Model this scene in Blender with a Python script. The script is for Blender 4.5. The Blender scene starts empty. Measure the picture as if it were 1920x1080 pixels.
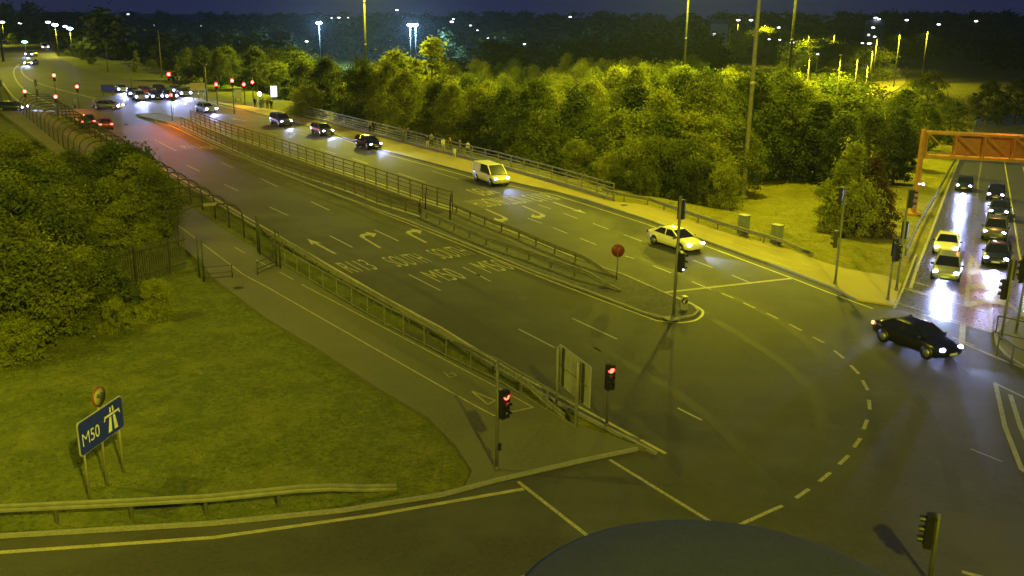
import bpy, math, random
from mathutils import Vector, Matrix
R = math.radians
SC = bpy.context.scene
COL = SC.collection

# ------------------------------------------------------------------ camera
F, H = 1820.0, 17.0
TILT, ROLL = math.atan(537 / 1820.0), R(0.8)

def ray(px, py):
    x = (px - 960) / F; y = -(py - 540) / F
    c, s = math.cos(ROLL), math.sin(ROLL)
    x, y = x * c - y * s, x * s + y * c
    return Vector((x, math.cos(TILT) + y * math.sin(TILT), -math.sin(TILT) + y * math.cos(TILT)))

cam_data = bpy.data.cameras.new('camera')
cam = bpy.data.objects.new('camera', cam_data); COL.objects.link(cam)
fw = ray(960, 540).normalized(); rt = (ray(961, 540) - ray(960, 540)).normalized(); up = (ray(960, 539) - ray(960, 540)).normalized()
m = Matrix((rt, up, -fw)).transposed().to_4x4(); m.translation = Vector((0, 0, H))
cam.matrix_world = m
cam_data.sensor_width = 36; cam_data.lens = F / 1920 * 36
cam_data.clip_start = 0.1; cam_data.clip_end = 9000
SC.camera = cam
SC.view_settings.view_transform = 'Standard'; SC.view_settings.look = 'None'
SC.view_settings.exposure = 0.08; SC.view_settings.gamma = 1.0

# ------------------------------------------------------------------ night sky
world = bpy.data.worlds.new('World'); SC.world = world; world.use_nodes = True
wn, wl = world.node_tree.nodes, world.node_tree.links
wn.clear()
wo = wn.new('ShaderNodeOutputWorld'); bg = wn.new('ShaderNodeBackground')
tc = wn.new('ShaderNodeTexCoord'); sp = wn.new('ShaderNodeSeparateXYZ'); cr = wn.new('ShaderNodeValToRGB')
wl.new(tc.outputs['Generated'], sp.inputs[0]); wl.new(sp.outputs['Z'], cr.inputs[0])
cr.color_ramp.elements[0].position = 0.0; cr.color_ramp.elements[0].color = (0.0175, 0.0195, 0.058, 1)
cr.color_ramp.elements[1].position = 0.5; cr.color_ramp.elements[1].color = (0.012, 0.014, 0.06, 1)
wl.new(cr.outputs[0], bg.inputs[0]); bg.inputs[1].default_value = 1.0
wl.new(bg.outputs[0], wo.inputs[0])
SODIUM = (1.0, 0.95, 0.03)

# ------------------------------------------------------------------ terrain
def smooth(a, b, x):
    t = max(0.0, min(1.0, (x - a) / (b - a))); return t * t * (3 - 2 * t)

def terrain(x, y):
    L = (x - 9.9) * 0.855 + (y - 90) * 0.52
    v = max(0.0, min(140.0, (x - 26) * 0.45 + (y - 60) * 0.893))
    z = -0.05 * v * smooth(0, 8, L)
    z -= 3.0 * smooth(0.5, 9, L) * smooth(20, 8, x) * smooth(88, 104, y)
    r = math.hypot(x, y)
    if r > 300: z -= (r - 300) * 0.009
    return z

def smooth_desc(a, b, x): return 1 - smooth(b, a, x)
_s = smooth
def smooth(a, b, x):
    return _s(a, b, x) if b > a else 1 - _s(b, a, x)

def G(px, py, z=0.0):
    """pixel of the photo -> point on the level road plane"""
    d = ray(px, py); t = (z - H) / d.z
    return Vector((d.x * t, d.y * t, z))

def T(px, py, off=0.0):
    """pixel of the photo -> point on the terrain"""
    d = ray(px, py); t0 = 20.0; t = 20.0
    while t < 4000:
        t = t0 * 1.01 + 0.2
        p = d * t
        if H + p.z < terrain(p.x, p.y): break
        t0 = t
    a, b = t0, t
    for _ in range(30):
        mm = (a + b) / 2; p = d * mm
        if H + p.z < terrain(p.x, p.y): b = mm
        else: a = mm
    p = d * a
    return Vector((p.x, p.y, terrain(p.x, p.y) + off))

def at(px, py, dist):
    """point seen at a pixel, at a horizontal distance"""
    d = ray(px, py); k = dist / math.hypot(d.x, d.y)
    return Vector((d.x * k, d.y * k, H + d.z * k))

# ------------------------------------------------------------------ materials
MATS = {}
def mat(name, col, rough=0.6, metal=0.0, emit=None, es=0.0, spec=0.5):
    if name in MATS: return MATS[name]
    m = bpy.data.materials.new(name); m.use_nodes = True
    b = m.node_tree.nodes['Principled BSDF']
    b.inputs['Base Color'].default_value = (*col, 1); b.inputs['Roughness'].default_value = rough
    b.inputs['Metallic'].default_value = metal; b.inputs['Specular IOR Level'].default_value = spec
    if emit:
        b.inputs['Emission Color'].default_value = (*emit, 1); b.inputs['Emission Strength'].default_value = es
    elif rough > 0.2:
        # worn, slightly uneven paint or metal
        nt = m.node_tree; n = nt.nodes.new('ShaderNodeTexNoise'); n.inputs['Scale'].default_value = 3.0; n.inputs['Detail'].default_value = 8
        tcn = nt.nodes.new('ShaderNodeTexCoord'); nt.links.new(tcn.outputs['Object'], n.inputs['Vector'])
        r = nt.nodes.new('ShaderNodeValToRGB')
        r.color_ramp.elements[0].position = 0.3; r.color_ramp.elements[1].position = 0.7
        r.color_ramp.elements[0].color = (*[c * 0.78 for c in col], 1); r.color_ramp.elements[1].color = (*[min(1, c * 1.15) for c in col], 1)
        nt.links.new(n.outputs['Fac'], r.inputs[0]); nt.links.new(r.outputs[0], b.inputs['Base Color'])
    MATS[name] = m
    return m

def noisy(name, layers, rough=(0.5, 0.7), bump=0.3, bscale=40.0, spec=0.5, base=(0.1, 0.1, 0.1), stretch=None):
    """layers: (scale, detail, lo_pos, hi_pos, colour, blend) mixed over base by noise"""
    m = bpy.data.materials.new(name); m.use_nodes = True
    nt = m.node_tree; N, Lk = nt.nodes, nt.links
    b = N['Principled BSDF']; b.inputs['Specular IOR Level'].default_value = spec
    geo = N.new('ShaderNodeNewGeometry')
    cur = None
    for i, (sc, det, lo, hi, c) in enumerate(layers):
        vec = geo.outputs['Position']
        if stretch and i == 0:
            mp = N.new('ShaderNodeMapping'); mp.vector_type = 'POINT'
            mp.inputs['Rotation'].default_value = (0, 0, stretch[0]); mp.inputs['Scale'].default_value = stretch[1]
            Lk.new(vec, mp.inputs['Vector']); vec = mp.outputs[0]
        n = N.new('ShaderNodeTexNoise'); n.inputs['Scale'].default_value = sc; n.inputs['Detail'].default_value = det; n.inputs['Roughness'].default_value = 0.65
        Lk.new(vec, n.inputs['Vector'])
        mr = N.new('ShaderNodeMapRange'); mr.inputs['From Min'].default_value = lo; mr.inputs['From Max'].default_value = hi
        Lk.new(n.outputs['Fac'], mr.inputs['Value'])
        mx = N.new('ShaderNodeMix'); mx.data_type = 'RGBA'
        Lk.new(mr.outputs[0], mx.inputs['Factor'])
        if cur is None: mx.inputs['A'].default_value = (*base, 1)
        else: Lk.new(cur, mx.inputs['A'])
        mx.inputs['B'].default_value = (*c, 1)
        cur = mx.outputs['Result']; last = mr.outputs[0]
    Lk.new(cur, b.inputs['Base Color'])
    rr = N.new('ShaderNodeMapRange'); rr.inputs['To Min'].default_value = rough[0]; rr.inputs['To Max'].default_value = rough[1]
    Lk.new(last, rr.inputs['Value']); Lk.new(rr.outputs[0], b.inputs['Roughness'])
    if bump:
        n = N.new('ShaderNodeTexNoise'); n.inputs['Scale'].default_value = bscale; n.inputs['Detail'].default_value = 4
        Lk.new(geo.outputs['Position'], n.inputs['Vector'])
        bp = N.new('ShaderNodeBump'); bp.inputs['Strength'].default_value = bump; bp.inputs['Distance'].default_value = 0.05
        Lk.new(n.outputs['Fac'], bp.inputs['Height']); Lk.new(bp.outputs[0], b.inputs['Normal'])
    MATS[name] = m
    return m

ROADANG = math.atan2(0.85, -0.53)
M_ASPH = noisy('asphalt', [(1.0, 4, 0.40, 0.60, (0.08, 0.079, 0.073)), (0.14, 7, 0.46, 0.56, (0.044, 0.043, 0.041)), (5.0, 6, 0.35, 0.75, (0.075, 0.07, 0.062)), (18, 2, 0.45, 0.8, (0.10, 0.094, 0.085))],
               rough=(0.62, 0.8), bump=0.5, bscale=25, base=(0.061, 0.064, 0.056), stretch=(-ROADANG, (0.04, 0.55, 1)), spec=0.12)
M_ASPH2 = noisy('slip_asphalt', [(0.4, 4, 0.4, 0.65, (0.055, 0.053, 0.055)), (6.0, 6, 0.35, 0.75, (0.085, 0.08, 0.075))],
               rough=(0.26, 0.36), bump=0.22, bscale=9, base=(0.062, 0.06, 0.055), spec=0.5)
M_PATH = noisy('path_asphalt', [(0.25, 5, 0.4, 0.65, (0.085, 0.08, 0.04)), (7.0, 5, 0.4, 0.75, (0.125, 0.12, 0.06)), (22, 2, 0.5, 0.8, (0.14, 0.13, 0.07))], rough=(0.75, 0.9), bump=0.3, bscale=30, base=(0.10, 0.096, 0.05))
M_PATHB = noisy('buff_path', [(0.3, 5, 0.35, 0.65, (0.26, 0.21, 0.05)), (6.0, 5, 0.4, 0.75, (0.34, 0.28, 0.06))], rough=(0.75, 0.9), bump=0.25, bscale=30, base=(0.31, 0.25, 0.06))
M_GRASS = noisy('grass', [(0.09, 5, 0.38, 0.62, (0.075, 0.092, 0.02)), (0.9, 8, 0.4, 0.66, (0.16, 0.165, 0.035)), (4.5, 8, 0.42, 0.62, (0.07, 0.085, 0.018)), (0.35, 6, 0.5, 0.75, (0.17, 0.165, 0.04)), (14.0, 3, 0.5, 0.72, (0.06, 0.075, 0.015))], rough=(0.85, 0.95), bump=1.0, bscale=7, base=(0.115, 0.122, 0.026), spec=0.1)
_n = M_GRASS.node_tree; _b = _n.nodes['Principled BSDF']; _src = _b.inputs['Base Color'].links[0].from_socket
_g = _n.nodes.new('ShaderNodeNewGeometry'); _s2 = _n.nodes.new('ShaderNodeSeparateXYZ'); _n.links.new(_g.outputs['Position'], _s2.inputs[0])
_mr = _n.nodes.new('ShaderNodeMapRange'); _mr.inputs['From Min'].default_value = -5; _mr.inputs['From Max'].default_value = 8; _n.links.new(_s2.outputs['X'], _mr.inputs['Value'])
_mx = _n.nodes.new('ShaderNodeMix'); _mx.data_type = 'RGBA'; _mx.blend_type = 'MULTIPLY'; _mx.inputs['B'].default_value = (1.7, 1.42, .6, 1)   # stronger lamp light on the right hand verge, put into the grass colour
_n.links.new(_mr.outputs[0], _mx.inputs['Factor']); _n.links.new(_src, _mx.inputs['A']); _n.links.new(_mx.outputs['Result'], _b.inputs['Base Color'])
M_KERB = noisy('kerb_stone', [(2.0, 5, 0.4, 0.7, (0.22, 0.21, 0.19)), (12.0, 4, 0.45, 0.75, (0.3, 0.29, 0.26))], rough=(0.7, 0.9), bump=0.2, base=(0.18, 0.17, 0.155))
M_PAINT = noisy('road_paint', [(3.0, 8, 0.42, 0.6, (0.40, 0.37, 0.22)), (9.0, 6, 0.48, 0.66, (0.16, 0.15, 0.11))], rough=(0.6, 0.8), bump=0.1, base=(0.32, 0.295, 0.19), spec=.2)
M_YPAINT = noisy('edge_paint', [(2.0, 8, 0.42, 0.6, (0.46, 0.4, 0.16)), (14.0, 6, 0.5, 0.68, (0.14, 0.125, 0.08))], rough=(0.5, 0.7), bump=0.1, base=(0.34, 0.30, 0.14))
M_GPAINT = noisy('worn_paint', [(3.0, 8, 0.4, 0.6, (0.34, 0.33, 0.29)), (14.0, 6, 0.5, 0.68, (0.13, 0.125, 0.11))], rough=(0.5, 0.7), bump=0.1, base=(0.26, 0.25, 0.22))
M_DIRT = noisy('median_surface', [(0.5, 6, 0.4, 0.6, (0.075, 0.07, 0.05)), (4.0, 6, 0.45, 0.7, (0.035, 0.04, 0.02))], rough=(0.8, 0.95), bump=0.5, base=(0.055, 0.052, 0.035))
M_GALV = mat('galvanised_steel', (0.20, 0.195, 0.15), 0.6, 0.2)
M_GALVD = mat('dull_galvanised_steel', (0.10, 0.098, 0.08), 0.6, 0.3)
M_DARKST = mat('dark_painted_steel', (0.035, 0.035, 0.032), 0.55, 0.2)
M_BLACK = mat('black_plastic', (0.012, 0.012, 0.014), 0.45)
M_POLE = mat('grey_pole_paint', (0.10, 0.098, 0.08), 0.55, 0.2)
M_RUBBER = mat('tyre_rubber', (0.015, 0.015, 0.016), 0.8)
M_RIM = mat('alloy_rim', (0.35, 0.35, 0.36), 0.35, 0.8)
M_GLASS = mat('car_glass', (0.012, 0.014, 0.018), 0.08, 0.0, spec=0.8)
M_HEAD = mat('headlamp_lit', (1, 1, 1), 0.3, emit=(0.42, 0.4, 1.0), es=48)
M_HEADFAR = mat('far_headlamp_lit', (1, 1, 1), 0.3, emit=(0.34, 0.3, 1.0), es=60)
M_TAILON = mat('brake_lamp_lit', (0.5, 0.02, 0.02), 0.3, emit=(1.0, 0.03, 0.03), es=26)
M_TAIL = mat('tail_lamp', (0.25, 0.01, 0.01), 0.25)
M_RED = mat('red_signal_lit', (0.6, 0.02, 0.02), 0.3, emit=(1.0, 0.05, 0.03), es=12)
M_REDFAR = mat('far_red_signal_lit', (0.6, 0.02, 0.02), 0.3, emit=(1.0, 0.02, 0.016), es=75)
M_GO = mat('go_signal_lit', (0.5, 0.6, 0.7), 0.3, emit=(0.62, 0.66, 1.0), es=5)
M_LENS = mat('unlit_lens', (0.03, 0.025, 0.02), 0.25)
M_LAMP = mat('sodium_lamp_lit', (1, 0.8, 0.3), 0.3, emit=(1.0, 0.85, 0.35), es=60)
M_WLAMP = mat('white_lamp_lit', (1, 1, 1), 0.3, emit=(0.85, 0.85, 1.0), es=6)
M_BLAMP = mat('floodlight_lit', (1, 1, 1), 0.3, emit=(0.35, 0.5, 1.0), es=70)
M_WIN = mat('lit_window', (1, 1, 1), 0.3, emit=(0.9, 0.88, 0.8), es=1.1)
for k in (M_HEADFAR, M_REDFAR, M_WLAMP, M_BLAMP, M_WIN, M_LAMP, M_RED, M_GO): k.cycles.emission_sampling = 'NONE'
M_MAST = mat('mast_steel', (0.05, 0.05, 0.045), 0.6, 0.1)
M_BARK = noisy('bark', [(3, 6, 0.4, 0.7, (0.05, 0.04, 0.028))], rough=(0.8, 0.95), base=(0.08, 0.065, 0.045))

def leafmat(name, a, b, c):
    m = bpy.data.materials.new(name); m.use_nodes = True
    nt = m.node_tree; N, Lk = nt.nodes, nt.links
    bs = N['Principled BSDF']; bs.inputs['Roughness'].default_value = 0.75; bs.inputs['Specular IOR Level'].default_value = 0.2
    at_ = N.new('ShaderNodeAttribute'); at_.attribute_name = 'tint'; at_.attribute_type = 'GEOMETRY'
    oi = N.new('ShaderNodeObjectInfo')
    r = N.new('ShaderNodeValToRGB'); e = r.color_ramp.elements
    e[0].position = 0.0; e[0].color = (*a, 1); e[1].position = 1.0; e[1].color = (*c, 1)
    x = e.new(0.5); x.color = (*b, 1)
    ad = N.new('ShaderNodeMath'); ad.operation = 'MULTIPLY_ADD'; ad.inputs[1].default_value = 0.45
    ml = N.new('ShaderNodeMath'); ml.operation = 'MULTIPLY'; ml.inputs[1].default_value = 0.6
    Lk.new(at_.outputs['Fac'], ml.inputs[0]); Lk.new(oi.outputs['Random'], ad.inputs[0]); Lk.new(ml.outputs[0], ad.inputs[2])
    Lk.new(ad.outputs[0], r.inputs[0]); Lk.new(r.outputs[0], bs.inputs['Base Color'])
    tr = N.new('ShaderNodeBsdfTranslucent'); mx = N.new('ShaderNodeMixShader'); mx.inputs[0].default_value = 0.45
    Lk.new(r.outputs[0], tr.inputs[0]); Lk.new(bs.outputs[0], mx.inputs[1]); Lk.new(tr.outputs[0], mx.inputs[2])
    Lk.new(mx.outputs[0], N['Material Output'].inputs[0])
    MATS[name] = m
    return m
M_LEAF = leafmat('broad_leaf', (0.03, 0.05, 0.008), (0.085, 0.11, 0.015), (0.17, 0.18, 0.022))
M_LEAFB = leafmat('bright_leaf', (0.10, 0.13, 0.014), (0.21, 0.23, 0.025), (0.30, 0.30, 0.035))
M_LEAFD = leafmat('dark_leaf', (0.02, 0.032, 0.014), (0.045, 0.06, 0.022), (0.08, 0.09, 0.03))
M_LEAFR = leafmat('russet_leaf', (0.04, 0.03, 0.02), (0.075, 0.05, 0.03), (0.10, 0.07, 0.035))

# ------------------------------------------------------------------ mesh helpers
class MB:
    def __init__(s): s.v = []; s.f = []; s.mi = []; s.cur = 0; s.sm = []
    def add(s, vs, fs, smooth=False):
        o = len(s.v); s.v += [tuple(p) for p in vs]
        for f in fs: s.f.append(tuple(i + o for i in f)); s.mi.append(s.cur); s.sm.append(smooth)
        return s
    def box(s, c, d, rz=0.0, mtx=None):
        x, y, z = d[0] / 2, d[1] / 2, d[2] / 2
        P = [Vector((a * x, b * y, e * z)) for e in (-1, 1) for (a, b) in ((-1, -1), (1, -1), (1, 1), (-1, 1))]
        M3 = mtx or Matrix.Rotation(rz, 3, 'Z'); c = Vector(c)
        return s.add([M3 @ p + c for p in P], [(3, 2, 1, 0), (4, 5, 6, 7), (0, 1, 5, 4), (1, 2, 6, 5), (2, 3, 7, 6), (3, 0, 4, 7)])
    def bar(s, a, b, w, h):
        """beam a->b; w across (horizontal), h up"""
        a, b = Vector(a), Vector(b); d = b - a; L = d.length
        if L < 1e-6: return s
        d /= L
        side = d.cross(Vector((0, 0, 1)))
        side = Vector((1, 0, 0)) if side.length < 1e-4 else side.normalized()
        u = side.cross(d).normalized()
        P = [a + side * (i * w / 2) + u * (j * h / 2) for i, j in ((-1, -1), (1, -1), (1, 1), (-1, 1))]
        Q = [p + d * L for p in P]
        return s.add(P + Q, [(0, 1, 2, 3), (7, 6, 5, 4), (1, 0, 4, 5), (2, 1, 5, 6), (3, 2, 6, 7), (0, 3, 7, 4)])
    def tube(s, pts, rs, n=8, cap=True):
        pts = [Vector(p) for p in pts]
        if not isinstance(rs, (list, tuple)): rs = [rs] * len(pts)
        V = []; Fc = []
        prev = None
        for i, p in enumerate(pts):
            d = (pts[min(i + 1, len(pts) - 1)] - pts[max(i - 1, 0)]).normalized()
            ref = prev if prev is not None else (Vector((1, 0, 0)) if abs(d.x) < 0.9 else Vector((0, 1, 0)))
            a = (ref - d * ref.dot(d)).normalized(); prev = a; b = d.cross(a)
            for k in range(n):
                t = 2 * math.pi * k / n; V.append(p + (a * math.cos(t) + b * math.sin(t)) * rs[i])
        for i in range(len(pts) - 1):
            for k in range(n):
                k2 = (k + 1) % n; Fc.append((i * n + k, i * n + k2, (i + 1) * n + k2, (i + 1) * n + k))
        if cap: Fc += [tuple(range(n - 1, -1, -1)), tuple((len(pts) - 1) * n + k for k in range(n))]
        return s.add(V, Fc, True)
    def disc(s, c, nrm, r, th=0.03, n=20):
        nrm = Vector(nrm).normalized(); c = Vector(c)
        return s.tube([c - nrm * th / 2, c + nrm * th / 2], r, n)
    def poly(s, pts, z=None):
        P = [Vector((p[0], p[1], z if z is not None else p[2])) for p in pts]
        return s.add(P, [tuple(range(len(P)))])
    def sphere(s, c, r, n=8, m_=6, sc=(1, 1, 1)):
        V = []; Fc = []
        for i in range(m_ + 1):
            th = math.pi * i / m_
            for k in range(n):
                ph = 2 * math.pi * k / n
                V.append((c[0] + r * sc[0] * math.sin(th) * math.cos(ph), c[1] + r * sc[1] * math.sin(th) * math.sin(ph), c[2] + r * sc[2] * math.cos(th)))
        for i in range(m_):
            for k in range(n): Fc.append((i * n + k, (i + 1) * n + k, (i + 1) * n + (k + 1) % n, i * n + (k + 1) % n))
        return s.add(V, Fc, True)
    def mesh(s, name, mats):
        me = bpy.data.meshes.new(name); me.from_pydata(s.v, [], s.f)
        for mm in (mats if isinstance(mats, (list, tuple)) else [mats]): me.materials.append(mm)
        me.polygons.foreach_set('material_index', s.mi); me.polygons.foreach_set('use_smooth', s.sm)
        me.update(); return me
    def build(s, name, mats, parent=None, loc=None):
        o = bpy.data.objects.new(name, s.mesh(name, mats)); COL.objects.link(o)
        if parent: o.parent = parent
        if loc is not None: o.location = loc
        return o

def tag(o, label=None, cat=None, group=None, kind=None):
    if label: o['label'] = label
    if cat: o['category'] = cat
    if group: o['group'] = group
    if kind: o['kind'] = kind
    return o
def thing(name, label, cat, loc=(0, 0, 0), rz=0.0, group=None):
    o = bpy.data.objects.new(name, None); COL.objects.link(o); o.empty_display_size = 0.2
    o.location = loc; o.rotation_euler = (0, 0, rz)
    return tag(o, label, cat, group)
def dup(o, parent=None):
    c = o.copy(); COL.objects.link(c)
    if parent: c.parent = parent
    for ch in KIDS.get(o.name, o.children): dup(ch, c)
    return c
KIDS = {}
def lamp(name, kind, loc, power, col, parent=None, size=0.3, spot=None, blend=0.5, direction=None):
    l = bpy.data.lights.new(name, kind); l.energy = power; l.color = col
    if kind != 'AREA': l.shadow_soft_size = size
    if spot: l.spot_size = spot; l.spot_blend = blend
    o = bpy.data.objects.new(name, l); COL.objects.link(o); o.location = loc
    if direction is not None: o.rotation_euler = Vector(direction).to_track_quat('-Z', 'Y').to_euler()
    if parent: o.parent = parent
    return o

def struct(name, mb, m_, parent=None):
    o = mb.build(name, m_, parent)
    if not parent: o['kind'] = 'structure'
    return o

def text_mb(mb, s, origin, right, upv, cell_w, cell_h, weight=0.0):
    """flat lettering: cell_w is the whole word's width, cell_h its height"""
    c = bpy.data.curves.new('t', 'FONT'); c.body = s; c.size = 1; c.offset = weight
    o = bpy.data.objects.new('t', c); COL.objects.link(o)
    dg = bpy.context.evaluated_depsgraph_get(); dg.update()
    me = bpy.data.meshes.new_from_object(o.evaluated_get(dg))
    xs = [v.co.x for v in me.vertices]; ys = [v.co.y for v in me.vertices]
    x0, x1, y0, y1 = min(xs), max(xs), min(ys), max(ys)
    origin, right, upv = Vector(origin), Vector(right), Vector(upv)
    V = [origin + right * ((v.co.x - x0) / (x1 - x0) * cell_w) + upv * ((v.co.y - y0) / (y1 - y0) * cell_h) for v in me.vertices]
    mb.add(V, [tuple(p.vertices) for p in me.polygons])
    bpy.data.objects.remove(o); bpy.data.curves.remove(c); bpy.data.meshes.remove(me)
    return mb

def offset_line(pts, w):
    """left/right offsets of a ground polyline"""
    L, Rr = [], []
    for i, p in enumerate(pts):
        d = (pts[min(i + 1, len(pts) - 1)] - pts[max(i - 1, 0)]); d.z = 0; d.normalize()
        n = Vector((-d.y, d.x, 0)); L.append(p + n * w / 2); Rr.append(p - n * w / 2)
    return L, Rr
def resample(pts, step):
    out = [pts[0].copy()]
    for a, b in zip(pts, pts[1:]):
        n = max(1, int((b - a).length / step))
        for k in range(1, n + 1): out.append(a.lerp(b, k / n))
    return out
def catmull(pts, n=6):
    out = []
    P = [pts[0]] + list(pts) + [pts[-1]]
    for i in range(1, len(P) - 2):
        for k in range(n):
            t = k / n; a, b, c, d = P[i - 1], P[i], P[i + 1], P[i + 2]
            out.append(0.5 * ((2 * b) + (c - a) * t + (2 * a - 5 * b + 4 * c - d) * t * t + (3 * b - a - 3 * c + d) * t * t * t))
    out.append(P[-2]); return out
def stripe(mb, pts, w, dz, tz=False):
    if tz: pts = resample(pts, 2.0)
    L, Rr = offset_line(pts, w)
    for i in range(len(pts) - 1):
        q = [Rr[i], Rr[i + 1], L[i + 1], L[i]]
        mb.add([(p.x, p.y, (terrain(p.x, p.y) if tz else 0) + dz) for p in q], [(0, 1, 2, 3)])
def band(mb, pts, w, z0, z1):
    """a raised strip (kerb) along pts"""
    L, Rr = offset_line(pts, w); n = len(pts)
    V = []
    for l, r in zip(L, Rr):
        V += [(r.x, r.y, r.z + z0), (r.x, r.y, r.z + z1), (l.x, l.y, l.z + z1), (l.x, l.y, l.z + z0)]
    Fc = []
    for i in range(n - 1):
        a, b = i * 4, (i + 1) * 4
        Fc += [(a, b, b + 1, a + 1), (a + 1, b + 1, b + 2, a + 2), (a + 2, b + 2, b + 3, a + 3)]
    Fc += [(0, 1, 2, 3), (n * 4 - 1, n * 4 - 2, n * 4 - 3, n * 4 - 4)]
    mb.add(V, Fc)
def GP(*pp): return [G(x, y) for x, y in pp]
def TP(*pp): return [T(x, y) for x, y in pp]
# ================================================================== THE SETTING
M_PATCH = noisy('patched_asphalt', [(1.5, 6, 0.4, 0.7, (0.085, 0.08, 0.055)), (12.0, 4, 0.4, 0.75, (0.10, 0.095, 0.065))], rough=(0.7, 0.85), bump=0.5, bscale=25, base=(0.07, 0.067, 0.05), spec=.1)
M_COVER = noisy('cast_iron', [(20, 4, .4, .6, (.06, .055, .045))], rough=(.6, .8), bump=.6, bscale=30, base=(.035, .033, .03))
M_WEAR = noisy('tyre_worn_asphalt', [(0.5, 6, 0.4, 0.6, (0.062, 0.061, 0.057)), (10.0, 4, 0.4, 0.75, (0.06, 0.058, 0.052))], rough=(0.55, 0.7), bump=0.3, bscale=25, base=(0.05, 0.049, 0.045), spec=.12)
# ground: one sheet to the horizon
def axis(lo, hi, fine, lim):
    a = []; v = lo
    while v <= hi: a.append(v); v += fine
    s = fine; v = hi
    while v < lim: s *= 1.35; v += s; a.append(v)
    s = fine; v = lo
    while v > -lim: s *= 1.35; v -= s; a.insert(0, v)
    return a
XS = axis(-60, 90, 1.6, 3200); YS = axis(10, 230, 1.6, 3400)
mb = MB(); nx = len(XS)
vs = [(x, y, terrain(x, y) - 0.09) for y in YS for x in XS]
mb.add(vs, [(j * nx + i, j * nx + i + 1, (j + 1) * nx + i + 1, (j + 1) * nx + i) for j in range(len(YS) - 1) for i in range(nx - 1)])
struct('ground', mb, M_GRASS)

kerbB = GP((-500, 1030), (0, 1008), (400, 984), (640, 960), (830, 930), (930, 903), (1100, 864), (1195, 844))
W = lambda x, y: Vector((x, y, 0))
edge_w = [W(5.75, 34.75)] + [W(2.4, 39.2), W(-0.45, 43.2), W(-4.35, 49.6), W(-8.2, 55.1), W(-18.1, 70.4), W(-32, 91.9), W(-52, 122.9), W(-66.5, 145.2)]
far_left = GP((60, 212), (0, 212), (-200, 213), (-200, 202), (0, 199), (24, 192), (14, 172), (0, 155), (-80, 130), (-80, 92), (0, 90), (98, 88), (106, 104), (140, 124), (200, 142), (270, 153), (350, 162), (395, 172), (450, 189), (520, 207))
rk = GP((575, 236), (715, 282), (880, 325), (1040, 360), (1100, 376), (1211, 412), (1317, 451), (1458, 501), (1560, 540), (1607, 564), (1676, 575))
se = GP((1857, 624), (1862, 650), (1880, 672), (1925, 700), (2150, 800))
mb = MB(); mb.poly(kerbB + edge_w + far_left + rk + se + [W(60, 20), W(60, -30), W(-60, -30), W(-60, 22)], 0.0)
road = struct('road', mb, M_ASPH)
# slip road going down under the gantry
sl = resample(TP((1676, 577), (1690, 547), (1726, 478), (1756, 400), (1779, 338), (1795, 300), (1815, 255), (1832, 215)), 2.5)
sr = resample(TP((1857, 624), (1985, 560), (2010, 478), (1975, 400), (1945, 338), (1932, 300), (1925, 255), (1921, 215)), 2.5)
def at_frac(pts, f):
    L = [0]
    for a, b in zip(pts, pts[1:]): L.append(L[-1] + (b - a).length)
    t = f * L[-1]
    for i in range(len(pts) - 1):
        if L[i + 1] >= t: return pts[i].lerp(pts[i + 1], (t - L[i]) / max(1e-6, L[i + 1] - L[i]))
    return pts[-1]
mb = MB(); NR, NC = 90, 14; V = []
for i in range(NR + 1):
    a, b = at_frac(sl, i / NR), at_frac(sr, i / NR)
    for k in range(NC + 1):
        p = a.lerp(b, k / NC); V.append((p.x, p.y, terrain(p.x, p.y) + 0.004))
mb.add(V, [(i * (NC + 1) + k, i * (NC + 1) + k + 1, (i + 1) * (NC + 1) + k + 1, (i + 1) * (NC + 1) + k) for i in range(NR) for k in range(NC)], True)
slip = struct('slip_road', mb, M_ASPH2)

# footpaths
mb = MB()
pr = GP((1690, 535), (1662, 520), (1584, 506), (1540, 493), (1480, 470), (1358, 437), (1304, 418), (1217, 386), (1150, 380), (1045, 348), (934, 316), (780, 276), (700, 255), (565, 220), (520, 208), (440, 196), (400, 192))
pl = [p.copy() for p in GP((415, 203), (500, 218)) + rk]
rk_in = offset_line(rk, 0.5)[0]
def prism(mb, pts, z0, z1):
    n = len(pts)
    mb.add([(p.x, p.y, z1) for p in pts], [tuple(range(n))])
    mb.add([(p.x, p.y, z) for p in pts for z in (z0, z1)], [(2 * i, 2 * ((i + 1) % n), 2 * ((i + 1) % n) + 1, 2 * i + 1) for i in range(n)])
# the path slopes away with the terrain near the corner only a little: level slab with a skirt
prism(mb, rk + pr, -0.4, 0.10)
struct('right_footpath', mb, M_PATHB)
mb = MB(); band(mb, rk[:-1], 0.16, -0.02, 0.125); struct('right_kerb', mb, M_KERB)

gr = GP((395, 520), (500, 600), (589, 653), (707, 730), (800, 785), (855, 840), (885, 888), (868, 921))
pleft = [W(-27.5, 73), W(-20.5, 62.0)] + gr + kerbB[5:] + [W(5.45, 35.1), W(2.2, 37.8), W(-0.7, 42.0), W(-3.3, 45.1), W(-7, 50), W(-10.5, 55), W(-14.4, 60.7), W(-20.0, 69), W(-73, 151), W(-78, 148)]
mb = MB(); prism(mb, pleft, -0.3, 0.10); struct('left_footpath', mb, M_PATH)
mb = MB(); band(mb, kerbB, 0.15, -0.02, 0.12); band(mb, edge_w, 0.15, -0.02, 0.12); struct('left_kerb', mb, M_KERB)

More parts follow.
